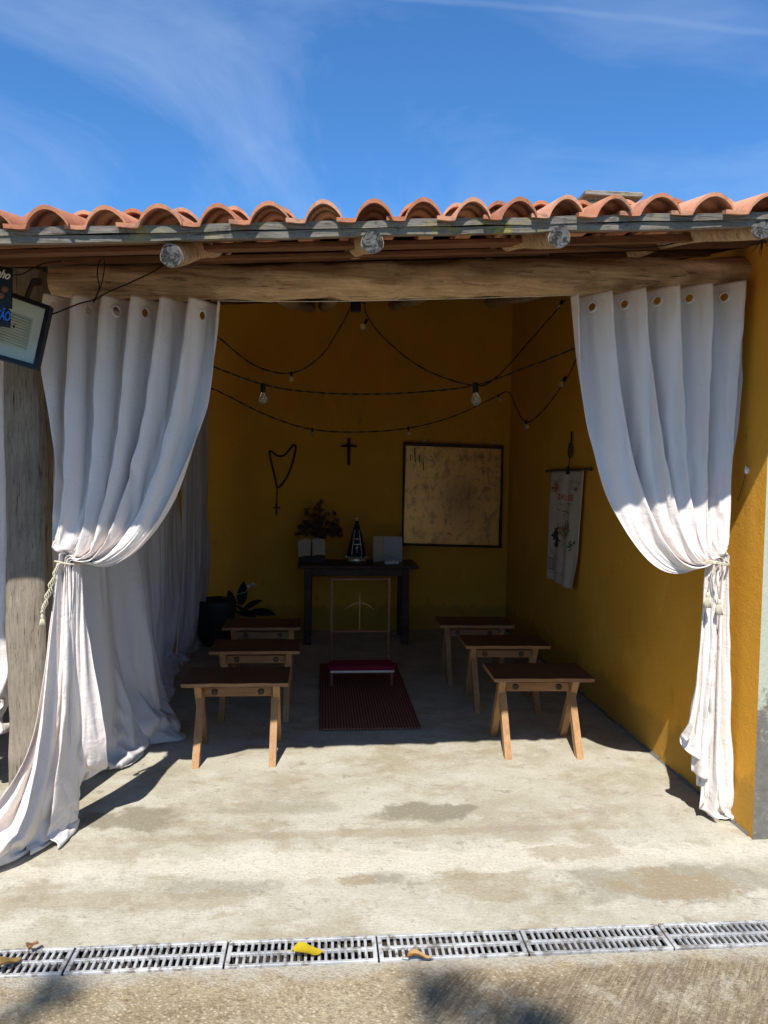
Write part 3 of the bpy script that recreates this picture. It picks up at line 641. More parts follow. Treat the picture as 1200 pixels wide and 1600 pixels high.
def curtain_sheet(name, Lp, Rp, hem, nf, sg, parent, mat, n_up=66, n_lo=66, nu=136, top_amp=.055, eyelets=(), seed=0, pin_hem=False, mid_amp=.04, tie_amp=.022, hem_amp=.05):
    """cloth gathered at a tie: from the top rail along outlines Lp and Rp to the tie, then down to the hem"""
    L = crv(Lp, n_up); Rr = crv(Rp, n_up); hemc = crv(hem, nu)
    V = np.zeros((n_up+n_lo-1, nu, 3)); rs = np.random.default_rng(seed)
    ph = rs.uniform(0, 6.28, 12)
    front = Vector((0, -1, 0))
    T0 = None
    def fold(u, t):                                       # u across, t 0 top .. 1 tie .. 2 hem
        w = u+.040*math.sin(2*math.pi*1.3*u+ph[0]+t*1.1)*smooth(t*1.5)+.016*math.sin(2*math.pi*2.9*u+ph[1]-t*1.7)*smooth(t*1.5)
        f = 2*math.pi*nf*w
        return f
    def amp(t):
        if t < 1: return lerp(top_amp, mid_amp, smooth(t*2)) if t < .5 else lerp(mid_amp, tie_amp, smooth((t-.5)*2))
        return lerp(tie_amp, hem_amp, smooth((t-1)*1.3))
    holes = []
    for j in range(n_up+n_lo-1):
        up_ = j < n_up
        t = j/(n_up-1) if up_ else 1+(j-n_up+1)/(n_lo-1)
        for i in range(nu):
            u = i/(nu-1); f = fold(u, t); A = amp(t)*(1+smooth(t*1.2)*(.38*math.sin(2*math.pi*2.1*u+ph[9])+.2*math.sin(2*math.pi*3.7*u+ph[10]+t)))
            if up_:
                B = lerp(L[j], Rr[j], u); wv = Rr[j]-L[j]; wl = wv.length; lat = wv/max(wl, 1e-6)
                lat = lerp(Vector((1, 0, 0)), lat, smooth(t*1.5)).normalized()
                W = wl/nf; K = lerp(1.15, .75, smooth(t*1.6))
                if t > .8: K *= lerp(1, .4, (t-.8)*5)
                B = B+lat*(sg*K*W/(2*math.pi)*math.cos(f))
            else:
                s_ = t-1; Tq = lerp(L[-1], Rr[-1], u); Hq = hemc[i]; c1 = Vector((lerp(Tq.x, Hq.x, .22), lerp(Tq.y, Hq.y, .18), lerp(Tq.z, Hq.z, .45)))
                B = Tq*(1-s_)**2+c1*2*s_*(1-s_)+Hq*s_*s_; wl = lerp((Rr[-1]-L[-1]).length, (hemc[-1]-hemc[0]).length, s_); W = wl/nf
                K = lerp(.3, .8, smooth(s_*2)); B = B+Vector((1, 0, 0))*(sg*K*W/(2*math.pi)*math.cos(f))
            edge = 1.0
            d = A*math.cos(f)+.28*A*math.cos(2*f+ph[2]+t*1.5)*smooth(t*2.5)+.17*A*math.sin(3*f*.77+ph[3]+t*2.2)*smooth(t*2)
            # creases that run with the fall of the cloth and gather at the tie
            g = math.exp(-((t-1)/.22)**2)
            d += .0028*g*math.sin(2*math.pi*23*u+ph[4]+3*math.sin(6*t)+3*math.sin(9*u))+.0014*g*math.sin(2*math.pi*41*u+ph[5]+4*math.sin(7*u))
            d += .004*math.sin(2*math.pi*(11*u)+5*math.sin(3.1*t+ph[6]))*smooth(t*3)*(1-g)
            d += .0022*math.sin(2*math.pi*(3.7*u+6.3*t)+ph[7]+2.2*math.sin(5*u+7*t))*(1-g)
            # hem band
            q = B+front*d; q.z += .002*math.sin(40*u+ph[8])*(1 if j < 3 else 0)
            if j > n_up and q.z < .012:
                ex = .012-q.z; q.z = .006+.010*(.5+.5*math.sin(f))*smooth(ex*10)
            V[j, i] = q
    V = relax(V, lambda u, j: 1.0 if j <= 2 or abs(j-n_up+1) <= 1 else (1.0 if (pin_hem and j >= n_up+n_lo-2) or (j == n_up+n_lo-2 and (u < .06 or u > .97)) else 0), seed=seed)
    V = refine(V, 2); n_up = n_up*2-1; nu = nu*2-1; ny = V.shape[0]
    # eyelet holes
    cut = set(); rings = []
    for (uu, rad) in eyelets:
        i0 = int(uu*(nu-1)); j0 = 0
        while j0 < n_up and V[0, i0, 2]-V[j0, i0, 2] < .050: j0 += 1
        c = V[j0, i0]; tu = V[j0, min(i0+2, nu-1)]-V[j0, max(i0-2, 0)]; tv = V[j0+1, i0]-V[j0-1, i0]; nrm = np.cross(tu, tv); nrm /= np.linalg.norm(nrm)+1e-9
        rings.append((Vector(c), Vector(nrm)))
        for j in range(max(0, j0-12), j0+12):
            for i in range(max(0, i0-16), min(nu-1, i0+16)):
                cc = (V[j, i]+V[j+1, i+1]+V[j, i+1]+V[j+1, i])/4
                if np.linalg.norm(cc-c) < rad: cut.add((j, i))
    m = MB(); m.v = [tuple(x) for x in V.reshape(-1, 3)]
    for j in range(ny-1):
        for i in range(nu-1):
            if (j, i) in cut: continue
            a = j*nu+i; m.f.append((a, a+1, a+1+nu, a+nu)); m.mi.append(0)
    o = obj(name, m, mat, parent, 'sheet')
    md = o.modifiers.new('thickness', 'SOLIDIFY'); md.thickness = .0016; md.offset = 0
    for (c, nrm) in rings:
        r = MB(); ux = nrm.orthogonal().normalized(); uy = nrm.cross(ux); pts = [c+ux*math.cos(a)*.0215+uy*math.sin(a)*.0215 for a in [2*math.pi*k/20 for k in range(20)]]
        r.tube(pts, .0052, 8, False, True); obj('eyelet', r, M['ring'], o.parent if o.parent else o, True)
    return o, V

def pts3(l, Y): return [P(a, b, Y+(c[0] if c else 0)) for (a, b, *c) in l]
# --- front left
YL = YC
cl = thing('curtain', 'white cotton curtain tied back at the left post, its lower part trailing on the floor', 'curtain', (P(108, 875, YL).x, YL, 0), 0, 'tied-back curtains of the front opening')
Lp = pts3([(84, 463), (72, 540), (70, 640), (76, 730), (86, 810), (94, 868)], YL)
Rp = pts3([(338, 470), (330, 540), (318, 610), (298, 682), (272, 748), (240, 803), (202, 850), (160, 880), (118, 878)], YL)
Rp = [P(344, 471, YL), P(335, 540, YL), P(318, 610, YL), P(298, 682, YL), P(273, 748, YL), P(242, 800, YL-.01), P(206, 846, YL-.03), P(165, 876, YL-.05), P(122, 880, YL-.03)]
hem = [G(-85, 1352), G(-20, 1362), G(40, 1338), G(88, 1318), G(112, 1310), G(104, 1275, .02), P(112, 1240, 3.27), P(130, 1219, 3.32), P(153, 1211, 3.24)]
curtain_sheet('fabric', Lp, Rp, hem, 5.8, -1, cl, M['cloth'], eyelets=[((k+.25)/5.8, .019) for k in (1, 2, 3, 5)], seed=3, pin_hem=True)
# --- front right
YR = YC
cr_ = thing('curtain', 'white cotton curtain tied back with a tasselled cord against the yellow side wall', 'curtain', (P(1118, 880, YR).x, YR, 0), 0, 'tied-back curtains of the front opening')
Lp = [P(884, 462, YR), P(892, 530, YR), P(904, 600, YR), P(922, 670, YR), P(944, 740, YR), P(975, 800, YR-.01), P(1008, 850, YR-.03), P(1050, 882, YR-.05), P(1104, 884, YR-.03)]
Rp = [P(1174, 440, YR+.01), P(1171, 540, YR+.01), P(1163, 640, YR+.01), P(1150, 730, YR+.01), P(1143, 800, YR), P(1137, 872, YR)]
hem = [P(1062, 1150, YR+.02), P(1070, 1156, YR+.08), P(1078, 1180, YR+.08), P(1075, 1230, YR+.05), P(1088, 1256, YR+.03), P(1100, 1270, YR), P(1118, 1277, YR-.01), P(1145, 1281, YR)]
curtain_sheet('fabric', Lp, Rp, hem, 5.6, 1, cr_, M['cloth'], eyelets=[((k+.75)/5.6, .019) for k in range(5)], seed=11, hem_amp=.03)

# --- hanging side curtains
def hang(label, top, bot, nf, amp, seed, mat, flare=.0, nv=64, nu=110, grp='shaded curtains down the open left side', puddle=0):
    T = crv(top, nu); Bt = crv(bot, nu); m = MB(); rs = np.random.default_rng(seed); ph = rs.uniform(0, 6.28, 8)
    for j in range(nv):
        t = j/(nv-1)
        for i in range(nu):
            u = i/(nu-1); k = smooth((t-.0)); q = Vector((lerp(T[i].x, Bt[i].x, t**1.6), lerp(T[i].y, Bt[i].y, t**1.6), lerp(T[i].z, Bt[i].z, t)))
            tan = (T[min(i+1, nu-1)]-T[max(0, i-1)]).normalized(); nr = Vector((tan.y, -tan.x, 0))
            f = 2*math.pi*nf*(u+.03*math.sin(2*math.pi*1.4*u+ph[0]+t*.8))
            A = amp*(.6+.5*t); d = A*math.cos(f+ph[1])+.3*A*math.cos(2.3*f+ph[2]+t)+.003*math.sin(2*math.pi*(4*u+5*t)+ph[3])
            q = q+nr*d+tan*(.5*A*math.sin(f+ph[1]))
            if q.z < .012: ex = .012-q.z; q.z = .006+.012*(.5+.5*math.sin(f*1.3+ph[4]))
            m.v.append(tuple(q))
    V = relax(np.array(m.v).reshape(nv, nu, 3), lambda u, j: 1.0 if j <= 1 or (j == nv-1) else 0, frames=16, seed=seed, grow=.03)
    V = refine(V, 2); nv, nu = V.shape[:2]; m.v = [tuple(x) for x in V.reshape(-1, 3)]
    for j in range(nv-1):
        for i in range(nu-1): a = j*nu+i; m.f.append((a, a+1, a+1+nu, a+nu)); m.mi.append(0)
    o = obj('curtain', m, mat, None, 'sheet'); md = o.modifiers.new('thickness', 'SOLIDIFY'); md.thickness = .0016; md.offset = 0
    return tag(o, label, 'curtain', grp)
zt = 2.42
def gz(px, py, z=-.05): q = G(px, py); q.z = z; return q
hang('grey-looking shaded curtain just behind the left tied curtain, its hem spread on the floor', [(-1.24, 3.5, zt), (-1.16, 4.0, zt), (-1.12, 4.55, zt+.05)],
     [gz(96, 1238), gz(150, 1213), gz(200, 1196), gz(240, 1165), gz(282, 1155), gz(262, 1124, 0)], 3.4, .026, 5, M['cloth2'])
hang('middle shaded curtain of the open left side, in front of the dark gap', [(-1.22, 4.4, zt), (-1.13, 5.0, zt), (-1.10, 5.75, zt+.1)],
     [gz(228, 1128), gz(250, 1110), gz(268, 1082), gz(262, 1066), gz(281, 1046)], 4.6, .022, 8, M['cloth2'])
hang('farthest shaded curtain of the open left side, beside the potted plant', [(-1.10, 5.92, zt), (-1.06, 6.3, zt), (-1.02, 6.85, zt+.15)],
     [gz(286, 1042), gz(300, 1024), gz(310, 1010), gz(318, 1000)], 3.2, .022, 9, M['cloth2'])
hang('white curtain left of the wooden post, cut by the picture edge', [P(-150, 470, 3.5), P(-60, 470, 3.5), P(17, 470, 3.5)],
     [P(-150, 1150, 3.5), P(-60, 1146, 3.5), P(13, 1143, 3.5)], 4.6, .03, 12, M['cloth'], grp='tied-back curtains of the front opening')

# tie-back cords
def tassel(m, p, h=.055, r=.011):
    m.tube([p+Vector((0, 0, 0)), p-Vector((0, 0, .012)), p-Vector((0, 0, .020)), p-Vector((0, 0, .026)), p-Vector((0, 0, h*.7)), p-Vector((0, 0, h))], [.003, r*.75, r*.7, r*.5, r*.9, r*1.35], 12)
    for k in range(14):
        a = k/14*6.28; m.tube([p-Vector((0, 0, .024))+Vector((math.cos(a), math.sin(a), 0))*r*.6, p-Vector((0, 0, h+.003*math.sin(k*5)))+Vector((math.cos(a), math.sin(a), 0))*r*1.35], .0016, 4)
tb = thing('tieback_cord', 'beige twisted cord with two tassels tying the right curtain', 'cord', P(1118, 878, YR), 0, 'curtain tie-back cords')
m = MB(); c = P(1120, 880, YR-.03); 
loop = [c+Vector((.055*math.cos(a), .05*math.sin(a)+.01, .006*math.sin(a*2))) for a in [2*math.pi*k/28 for k in range(28)]]
for w_ in (0, .006): m.tube([q+Vector((0, 0, w_)) for q in loop], .0038, 6, False, True)
knot = P(1116, 880, YR-.085); m.sphere(knot, .009, 6)
c1 = crv([knot, P(1112, 900, YR-.09), P(1106, 925, YR-.07)], 14); c2 = crv([knot, P(1118, 900, YR-.095), P(1124, 936, YR-.075)], 14)
m.tube(c1, .0028, 6); m.tube(c2, .0028, 6); obj('cord', m, M['cord'], tb, True)
for q in (c1[-1], c2[-1]): m = MB(); tassel(m, q, .068, .012); obj('tassel', m, M['cord'], tb, True)
tb = thing('tieback_cord', 'greenish beige braided cord hanging down beside the left tied curtain', 'cord', P(98, 876, YL), 0, 'curtain tie-back cords')
m = MB(); c = P(106, 878, YL-.01); loop = [c+Vector((.05*math.cos(a), .045*math.sin(a), .006*math.sin(a*2))) for a in [2*math.pi*k/28 for k in range(28)]]
m.tube(loop, .0038, 6, False, True)
st = P(92, 880, YL-.06); en = P(66, 958, YL-.05)
for k in range(5):
    pth = [lerp(st, en, i/30)+Vector((.006*math.sin(i*.9+k*1.25)+(k-2)*.0035*math.sin(math.pi*i/30), -.006*math.cos(i*.9+k*1.25), 0)) for i in range(31)]; m.tube(pth, .0026, 5)
obj('cord', m, M['cord'], tb, True); m = MB(); tassel(m, en, .05, .009); obj('tassel', m, M['cord'], tb, True)

# ================================================================== BENCHES
def make_bench():
    t = thing('bench', '', 'bench'); W, D, Hs = .56, .33, .44
    m = MB(); ns = 14; th = .022                            # seat with a slightly wavy sawn edge
    b = 0; top = []; 
    for k in range(ns+1):
        x = -W/2+W*k/ns; w1 = D/2+.004*math.sin(k*1.1)+.002*math.sin(k*2.7); w2 = D/2+.004*math.sin(k*.8+2)
        for (yy, zz) in ((-w1, Hs-.003), (-w1+.004, Hs), (w2-.004, Hs), (w2, Hs-.003), (w2, Hs-th), (-w1, Hs-th)): m.v.append((x, yy, zz))
    for k in range(ns):
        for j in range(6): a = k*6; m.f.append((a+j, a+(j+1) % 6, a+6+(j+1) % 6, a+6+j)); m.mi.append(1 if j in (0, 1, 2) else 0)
    m.f += [(0, 1, 2, 3, 4, 5), tuple(ns*6+x for x in range(6))]; m.mi += [0, 0]
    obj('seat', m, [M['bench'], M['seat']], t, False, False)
    for sx in (-1, 1):
        x = sx*.205
        for sy in (-1, 1):                                  # crossed boards
            m = MB(); xx = x+sx*sy*.005; a = Vector((xx, -sy*.055, Hs-th-.0005)); b_ = Vector((xx, sy*.18, .0)); d = (b_-a).normalized()
            hw = .024; y_cut = hw/abs(d.z); h2 = .0185; vs = []
            for X in (xx-h2, xx+h2):
                for (pt) in (a, b_):
                    for s2 in (-1, 1): vs.append((X, pt.y+s2*y_cut, pt.z))
            m.add(vs, [(0, 1, 3, 2), (4, 6, 7, 5), (0, 4, 5, 1), (2, 3, 7, 6), (0, 2, 6, 4), (1, 5, 7, 3)])
            obj('leg', m, M['benchleg'], t, False, False)
    m = MB(); m.bbox((0, 0, Hs-.092), (.368, .024, .052), .003); sp = obj('stretcher', m, M['bench'], t, False, False)
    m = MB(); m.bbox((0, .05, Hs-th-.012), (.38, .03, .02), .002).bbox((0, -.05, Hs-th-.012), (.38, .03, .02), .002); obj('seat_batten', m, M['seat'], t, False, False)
    for sx in (-1, 1):
        m = MB(); N = 14; cx = sx*.125; cz = Hs-.092
        ring = [(cx+.018*math.cos(2*math.pi*k/N), -.0135, cz+.018*math.sin(2*math.pi*k/N)) for k in range(N)]
        inn = [(cx+.013*math.cos(2*math.pi*k/N), -.0175, cz+.013*math.sin(2*math.pi*k/N)) for k in range(N)]
        m.add(ring+inn, [(k, (k+1) % N, N+(k+1) % N, N+k) for k in range(N)]+[tuple(range(N, 2*N))]); bb = obj('bolt', m, M['metal'], t, False, False)
    return t
def copy_tree(o, parent=None):
    c = o.copy(); C.objects.link(c); c.parent = parent
    for ch in list(o.children): copy_tree(ch, c)
    return c
bench0 = make_bench()
spots = [(-.447, 4.065, .0, 'front bench of the left row, its pine legs lit by the sun'), (-.41, 4.775, .0, 'middle bench of the left row, between the front bench and the back one'), (-.425, 5.49, -.0, 'back bench of the left row, in front of the potted plant'),
         (1.24, 4.10, -.03, 'front bench of the right row, with splayed sunlit pine legs'), (1.235, 4.88, -.03, 'middle bench of the right row, mostly in shade behind the front one'), (1.17, 5.54, -.04, 'back bench of the right row, in deep shade below the golden panel')]
for i, (x, y, a, lb) in enumerate(spots):
    o = bench0 if i == 0 else copy_tree(bench0); o.location = (x, y, 0); o.rotation_euler = (0, 0, a); o['label'] = lb; o['group'] = 'low wooden benches facing the altar table'

# ================================================================== RUG, KNEELER, TABLE
x0 = G(499, 1142).x; x1 = G(658, 1141).x; y0 = G(580, 1142).y
m = MB(); nx, ny = 30, 70
for j in range(ny+1):
    for i in range(nx+1):
        u, v = i/nx, j/ny; m.v.append((lerp(x0, x1, u), lerp(y0, y0+1.55, v)+.004*math.sin(u*9), .008+.0012*math.sin(u*14+v*9)*math.sin(v*22)))
for j in range(ny):
    for i in range(nx): a = j*(nx+1)+i; m.f.append((a, a+1, a+nx+2, a+nx+1)); m.mi.append(0)
o = obj('rug', m, M['rug'], None, True); md = o.modifiers.new('thickness', 'SOLIDIFY'); md.thickness = .006; md.offset = -1
tag(o, 'reddish brown woven runner rug with a fine grid on the concrete floor', 'rug')

kx0 = P(518, 1000, 5.5).x; kx1 = P(609, 1000, 5.5).x; kc = (kx0+kx1)/2
kn = thing('kneeler', 'slim wooden prayer kneeler with a crimson cushion standing on the rug', 'kneeler', (kc, 5.5, .008))
zt_ = P(560, 905, 5.60).z; zb = P(560, 986, 5.60).z
for x in (kx0, kx1): 
    m = MB(); m.beam((x, 5.60, .009), (x, 5.60, zt_+.012), .022, .022, (0, 1, 0)); m.beam((x, 5.30, .009), (x, 5.30, .13), .022, .022, (0, 1, 0)); obj('upright', m, M['kneel'], kn)
    m = MB(); m.beam((x, 5.31, .10), (x, 5.59, .10), .02, .02); m.beam((x, 5.33, .15), (x, 5.615, zb), .008, .012); obj('side_rail', m, M['kneel'], kn)
m = MB(); m.beam((kx0+.0112, 5.60, zt_), (kx1-.0112, 5.60, zt_), .022, .018); obj('top_rail', m, M['kneel'], kn)
m = MB(); m.beam((kx0+.0112, 5.60, zb), (kx1-.0112, 5.60, zb), .02, .018); obj('lower_rail', m, M['kneel'], kn)
m = MB(); m.bbox((kc, 5.33, .155), (kx1-kx0+.03, .20, .035), .01); cu = obj('cushion', m, M['red'], kn, False)
m = MB(); m.bbox((kc, 5.223, .138), (kx1-kx0+.02, .008, .014), .002); obj('piping', m, M['white'], cu)
m = MB(); m.bbox((kc, 5.33, .127), (kx1-kx0+.01, .19, .016), .003); obj('kneeling_board', m, M['kneel'], kn)
m = MB(); cx = P(562, 950, 5.60).x; m.beam((cx, 5.60, zb+.012), (cx, 5.60, P(562, 926, 5.60).z), .009, .009, (0, 1, 0))
arc = [P(541+42*k/12, 951-9*math.sin(math.pi*k/12), 5.612) for k in range(13)]; m.tube(arc, [.0025+.004*math.sin(math.pi*k/12) for k in range(13)], 8); obj('cross', m, M['wheat'], kn)

# table
TY0, TY1 = 6.62, 7.12; ztt = P(560, 884, TY0).z
tx0 = P(465, 884, TY0).x; tx1 = P(655, 890, TY0).x; tcx = (tx0+tx1)/2
tbm = Matrix.Rotation(-.02, 3, 'Y')
tb = thing('altar_table', 'narrow dark wooden altar table against the yellow back wall', 'table', (tcx, (TY0+TY1)/2, 0))
m = MB(); m.bbox((tcx, (TY0+TY1)/2, ztt-.015), (tx1-tx0, TY1-TY0, .03), .005); obj('tabletop', m, M['dark'], tb)
m = MB(); m.bbox((tcx-.02, TY0+.06, ztt-.065), (tx1-tx0-.22, .022, .07), .003).bbox((tcx-.02, TY1-.06, ztt-.065), (tx1-tx0-.22, .022, .07), .003); obj('apron', m, M['dark'], tb)
for px in (481, 633):
    for yy in (TY0+.06, TY1-.06):
        x = P(px, 940, TY0+.06).x; m = MB(); m.bbox((x, yy, (ztt-.031)/2), (.065, .055, ztt-.031), .004); obj('leg', m, M['dark'], tb)

# open book on a small stand
def on_table(px, Y=6.86): return Vector((P(px, 870, Y).x, Y, ztt+.0005))
b0 = on_table(487); bk = thing('open_book', 'open book with pale pages propped on a dark stand at the left of the table', 'book', b0)
m = MB(); m.beam(b0+Vector((-.12, .0, .012)), b0+Vector((.12, .0, .012)), .02, .10).beam(b0+Vector((0, -.01, .02)), b0+Vector((0, .07, .14)), .2, .012, (1, 0, 0)); obj('book_stand', m, M['dark'], bk)
m = MB(); N = 10; rot = Matrix.Rotation(R_(-4), 3, 'Y') @ Matrix.Rotation(R_(62), 3, 'X')
for sg in (-1, 1):
    for layer in range(5):
        vs = []; 
        for k in range(N+1):
            u = k/N; x = sg*u*(.125-.002*layer); z = .020*math.sin(math.pi*u**.75)*(1-.13*layer)*.9-.001*layer
            for y in (-.075, .075): vs.append(b0+Vector((0, -.030, .135))+rot @ Vector((x, y+z*.8, z)))
        m.add(vs, [(2*k, 2*k+1, 2*k+3, 2*k+2) for k in range(N)])
obj('pages', m, M['page'], bk, 'sheet')
m = MB(); 
for sg in (-1, 1):
    for r in range(9):
        for (k0, k1) in ((.18, .88),):
            vs = []
            for k in (0, 1, 2, 3, 4, 5):
                u = lerp(k0, k1-.1*random.random(), k/5); x = sg*u*.125; z = .018*math.sin(math.pi*u**.75)+.0015
                for y in (.062-r*.0145, .062-r*.0145-.0035): vs.append(b0+Vector((0, -.030, .135))+rot @ Vector((x, y+z*.8, z)))
            m.add(vs, [(2*k, 2*k+1, 2*k+3, 2*k+2) for k in range(5)])
obj('page_lines', m, M['pink'], bk, 'sheet')
# dried flowers in a dark vase
v0 = on_table(500, 7.05); vs_ = thing('dried_flower_vase', 'dark vase of dried flowers and pale wheat stalks behind the open book', 'vase', v0)
m = MB(); m.lathe([(.04, 0), (.055, .03), (.06, .09), (.04, .15), (.028, .18), (.034, .2)], v0, 18); obj('vase', m, M['pot'], vs_, True)
m = MB(); ms = MB()
for k in range(75):
    a = random.uniform(0, 6.28); r = .21*random.random()**.6; tip = v0+Vector((r*math.cos(a), r*math.sin(a)*.6, .20+random.uniform(0, .36)*(1-(r/.26)**2)+.03))
    ms.tube([v0+Vector((0, 0, .19)), lerp(v0+Vector((0, 0, .19)), tip, .5)+Vector((0, 0, .03)), tip], .0016, 4)
    for q in range(22):
        d = Vector((random.gauss(0, 1), random.gauss(0, 1), random.gauss(0, 1))).normalized(); w_ = d.orthogonal().normalized()*.007; l = random.uniform(.02, .05); m.add([tip-w_*.3, tip+d*l*.5-w_, tip+d*l, tip+d*l*.5+w_], [(0, 1, 2, 3)])
obj('flower_heads', m, M['dry'], vs_, 'sheet'); obj('stems', ms, M['dry'], vs_)
for (px, py) in ((490, 795), (511, 797), (507, 812)):
    m = MB(); tp = P(px, py, 7.02); m.tube([v0+Vector((0, 0, .19)), lerp(v0+Vector((0, 0, .19)), tp, .6), tp-Vector((0, 0, .05)), tp], [.002, .002, .006, .002], 6); obj('wheat_stalk', m, M['wheat'], vs_, True)
# statue with a triangular dark mantle
s0 = on_table(557, 6.95); sh = P(557, 803, 6.95).z-s0.z; st = thing('statue', 'small crowned religious statue in a dark triangular mantle with pale trim', 'statue', s0)
m = MB(); m.lathe([(.07, 0), (.075, .008), (.06, .03), (.05, .05)], s0, 20, 1.25, .7); obj('base', m, M['gold'], st, True)
m = MB(); m.lathe([(.085, .045), (.088, .055), (.080, .10), (.064, .18), (.046, .26), (.030, .32), (.022, .345), (.012, .36)], s0, 28, 1, .55); mn = obj('mantle', m, M['mantle'], st, True)
m = MB(); m.lathe([(.008, .335), (.013, .342), (.018, .355), (.019, .368), (.014, .382), (.006, .388)], s0+Vector((0, -.006, 0)), 16); m.sphere(s0+Vector((0, -.0255, .362)), .003, 6); obj('head', m, M['skin'], st, True)
m = MB(); m.lathe([(.014, .384), (.016, .388), (.022, .405), (.020, .412), (.008, .422), (.003, .426)], s0, 16); m.tube([s0+Vector((0, 0, .425)), s0+Vector((0, 0, .442))], .002, 6); m.tube([s0+Vector((-.006, 0, .434)), s0+Vector((.006, 0, .434))], .002, 6); obj('crown', m, M['gold'], st, True)
m = MB()
for sg in (-1, 1): m.tube([s0+Vector((sg*.020, -.024, .30)), s0+Vector((sg*.032, -.036, .2)), s0+Vector((sg*.042, -.044, .12)), s0+Vector((sg*.048, -.047, .06))], .0035, 6)
for zz, w_ in ((.215, .034), (.17, .040), (.165, .04)): m.tube([s0+Vector((-w_, -.040, zz)), s0+Vector((0, -.047, zz-.004)), s0+Vector((w_, -.040, zz))], .003, 6)
m.tube([s0+Vector((0, -.052, .155)), s0+Vector((0, -.056, .085))], .0035, 6); m.tube([s0+Vector((-.016, -.053, .135)), s0+Vector((.016, -.053, .135))], .0035, 6); m.sphere(s0+Vector((0, -.046, .218)), .010, 6); obj('mantle_trim', m, M['white'], mn, True)
m = MB()
for k in range(9):
    a = math.pi+math.pi*k/8; q = s0+Vector((.085*math.cos(a)*1.2, .06*math.sin(a)-.005, .045)); m.sphere(q, .011+.003*math.sin(k*3), 5)
obj('flower_wreath', m, M['page'], st, True)
# grey books leaning, small white box
g0_ = on_table(605, 6.93); fr = thing('upright_missal', 'grey open book standing upright on the right of the table', 'book', g0_)
m = MB(); zt2 = P(600, 838, 6.93).z; hgt = zt2-g0_.z
xl = P(583, 870, 6.93).x; xm = P(600, 870, 6.93).x; xr = P(628, 870, 6.93).x
m.slab([(xl, 6.90, g0_.z), (xm-.002, 6.95, g0_.z), (xm-.002, 6.97, zt2), (xl, 6.92, zt2)], (0, .014, 0)); obj('left_leaf', m, M['page'], fr)
m = MB(); m.slab([(xm+.001, 6.95, g0_.z), (xr, 6.90, g0_.z), (xr, 6.93, zt2-.004), (xm+.001, 6.97, zt2-.002)], (0, .016, 0)); obj('right_leaf', m, M['silver'], fr)
g1 = on_table(612, 6.78); m = MB(); m.bbox(g1+Vector((0, 0, .014)), (.13, .08, .027), .003); o = obj('small_book', m, M['white'], None); tag(o, 'small white closed book lying flat in front of the grey upright book', 'book')
for p in []: pass

# ================================================================== ON THE WALLS
YW = YB-.004
q = P(545, 705, YW); cx_ = thing('crucifix', 'small dark wooden cross hanging in the middle of the yellow back wall', 'cross', (q.x, YW, P(545, 727, YW).z))
m = MB(); hb = P(545, 727, YW).z; ht = P(545, 685, YW).z; m.bbox((q.x, YW-.012, (hb+ht)/2), (.030, .02, ht-hb), .003); obj('upright', m, M['brownx'], cx_)
m = MB(); zc = P(545, 697, YW).z; wv = (P(558, 697, YW).x-P(533, 697, YW).x); m.bbox((q.x, YW-.013, zc), (wv, .017, .022), .003); obj('crossbar', m, M['brownx'], cx_)
m = MB(); m.tube([(q.x, YW-.028, zc+.03), (q.x, YW-.03, zc-.03), (q.x, YW-.028, zc-.10)], [.007, .011, .005], 8); m.tube([(q.x-.045, YW-.026, zc+.02), (q.x, YW-.028, zc+.005), (q.x+.045, YW-.026, zc+.02)], .004, 6); m.sphere((q.x, YW-.03, zc+.038), .009, 6); obj('figure', m, M['metal'], cx_, True)
rp_ = thing('wall_rosary', 'large wooden rosary hung in a heart shape on the back wall', 'rosary', P(432, 805, YW))
heart = crv([P(x, y, YW-.01) for x, y in ((433, 762), (427, 735), (421, 708), (424, 705), (433, 712), (443, 712), (452, 703), (459, 695), (462, 700), (458, 720), (450, 742), (442, 755), (434, 763))], 58)
m = MB(); m.tube(heart, .004, 6)
for c in heart[:-1]: m.sphere(c, .0115, 4)
tail = [lerp(P(433, 763, YW-.01), P(432, 792, YW-.01), i/9) for i in range(10)]; m.tube(tail, .003, 6)
for c in tail[1:-1:1]: m.sphere(c, .009, 4)
obj('beads', m, M['brownx'], rp_, True)
m = MB(); m.beam(P(432, 787, YW-.012), P(432, 805, YW-.012), .016, .012, (0, 1, 0)); m.beam(P(427, 793, YW-.014), P(438, 793, YW-.014), .014, .010, (0, 1, 0)); obj('cross', m, M['brownx'], rp_)
# golden panel in a dark frame
c4 = [P(630, 691, YW-.03), P(786, 697, YW-.03), P(783, 856, YW-.03), P(628, 852, YW-.03)]
cc = sum(c4, Vector())/4; ux = (c4[1]-c4[0]).normalized(); uz = (c4[0]-c4[3]).normalized(); wd = (c4[1]-c4[0]).length; hg = (c4[0]-c4[3]).length
pn = thing('framed_panel', 'square golden brown metal panel with dark patina in a thin dark frame', 'picture', (cc.x, YW, c4[3].z))
m = MB()
def fq(a, b): return cc+ux*a+uz*b
fw = .032
m.beam(fq(-wd/2, hg/2-fw/2), fq(wd/2, hg/2-fw/2), fw, .05, (0, 1, 0)); m.beam(fq(-wd/2, -hg/2+.009), fq(wd/2, -hg/2+.009), .018, .05, (0, 1, 0))
m.beam(fq(-wd/2+fw/4, -hg/2+.018), fq(-wd/2+fw/4, hg/2-fw), fw/2, .049, (0, 1, 0)); m.beam(fq(wd/2-fw/3, -hg/2+.018), fq(wd/2-fw/3, hg/2-fw), fw*.66, .049, (0, 1, 0)); 
obj('frame', m, M['dark'], pn)
m = MB(); hw, hh = wd/2-.022, hg/2-.025
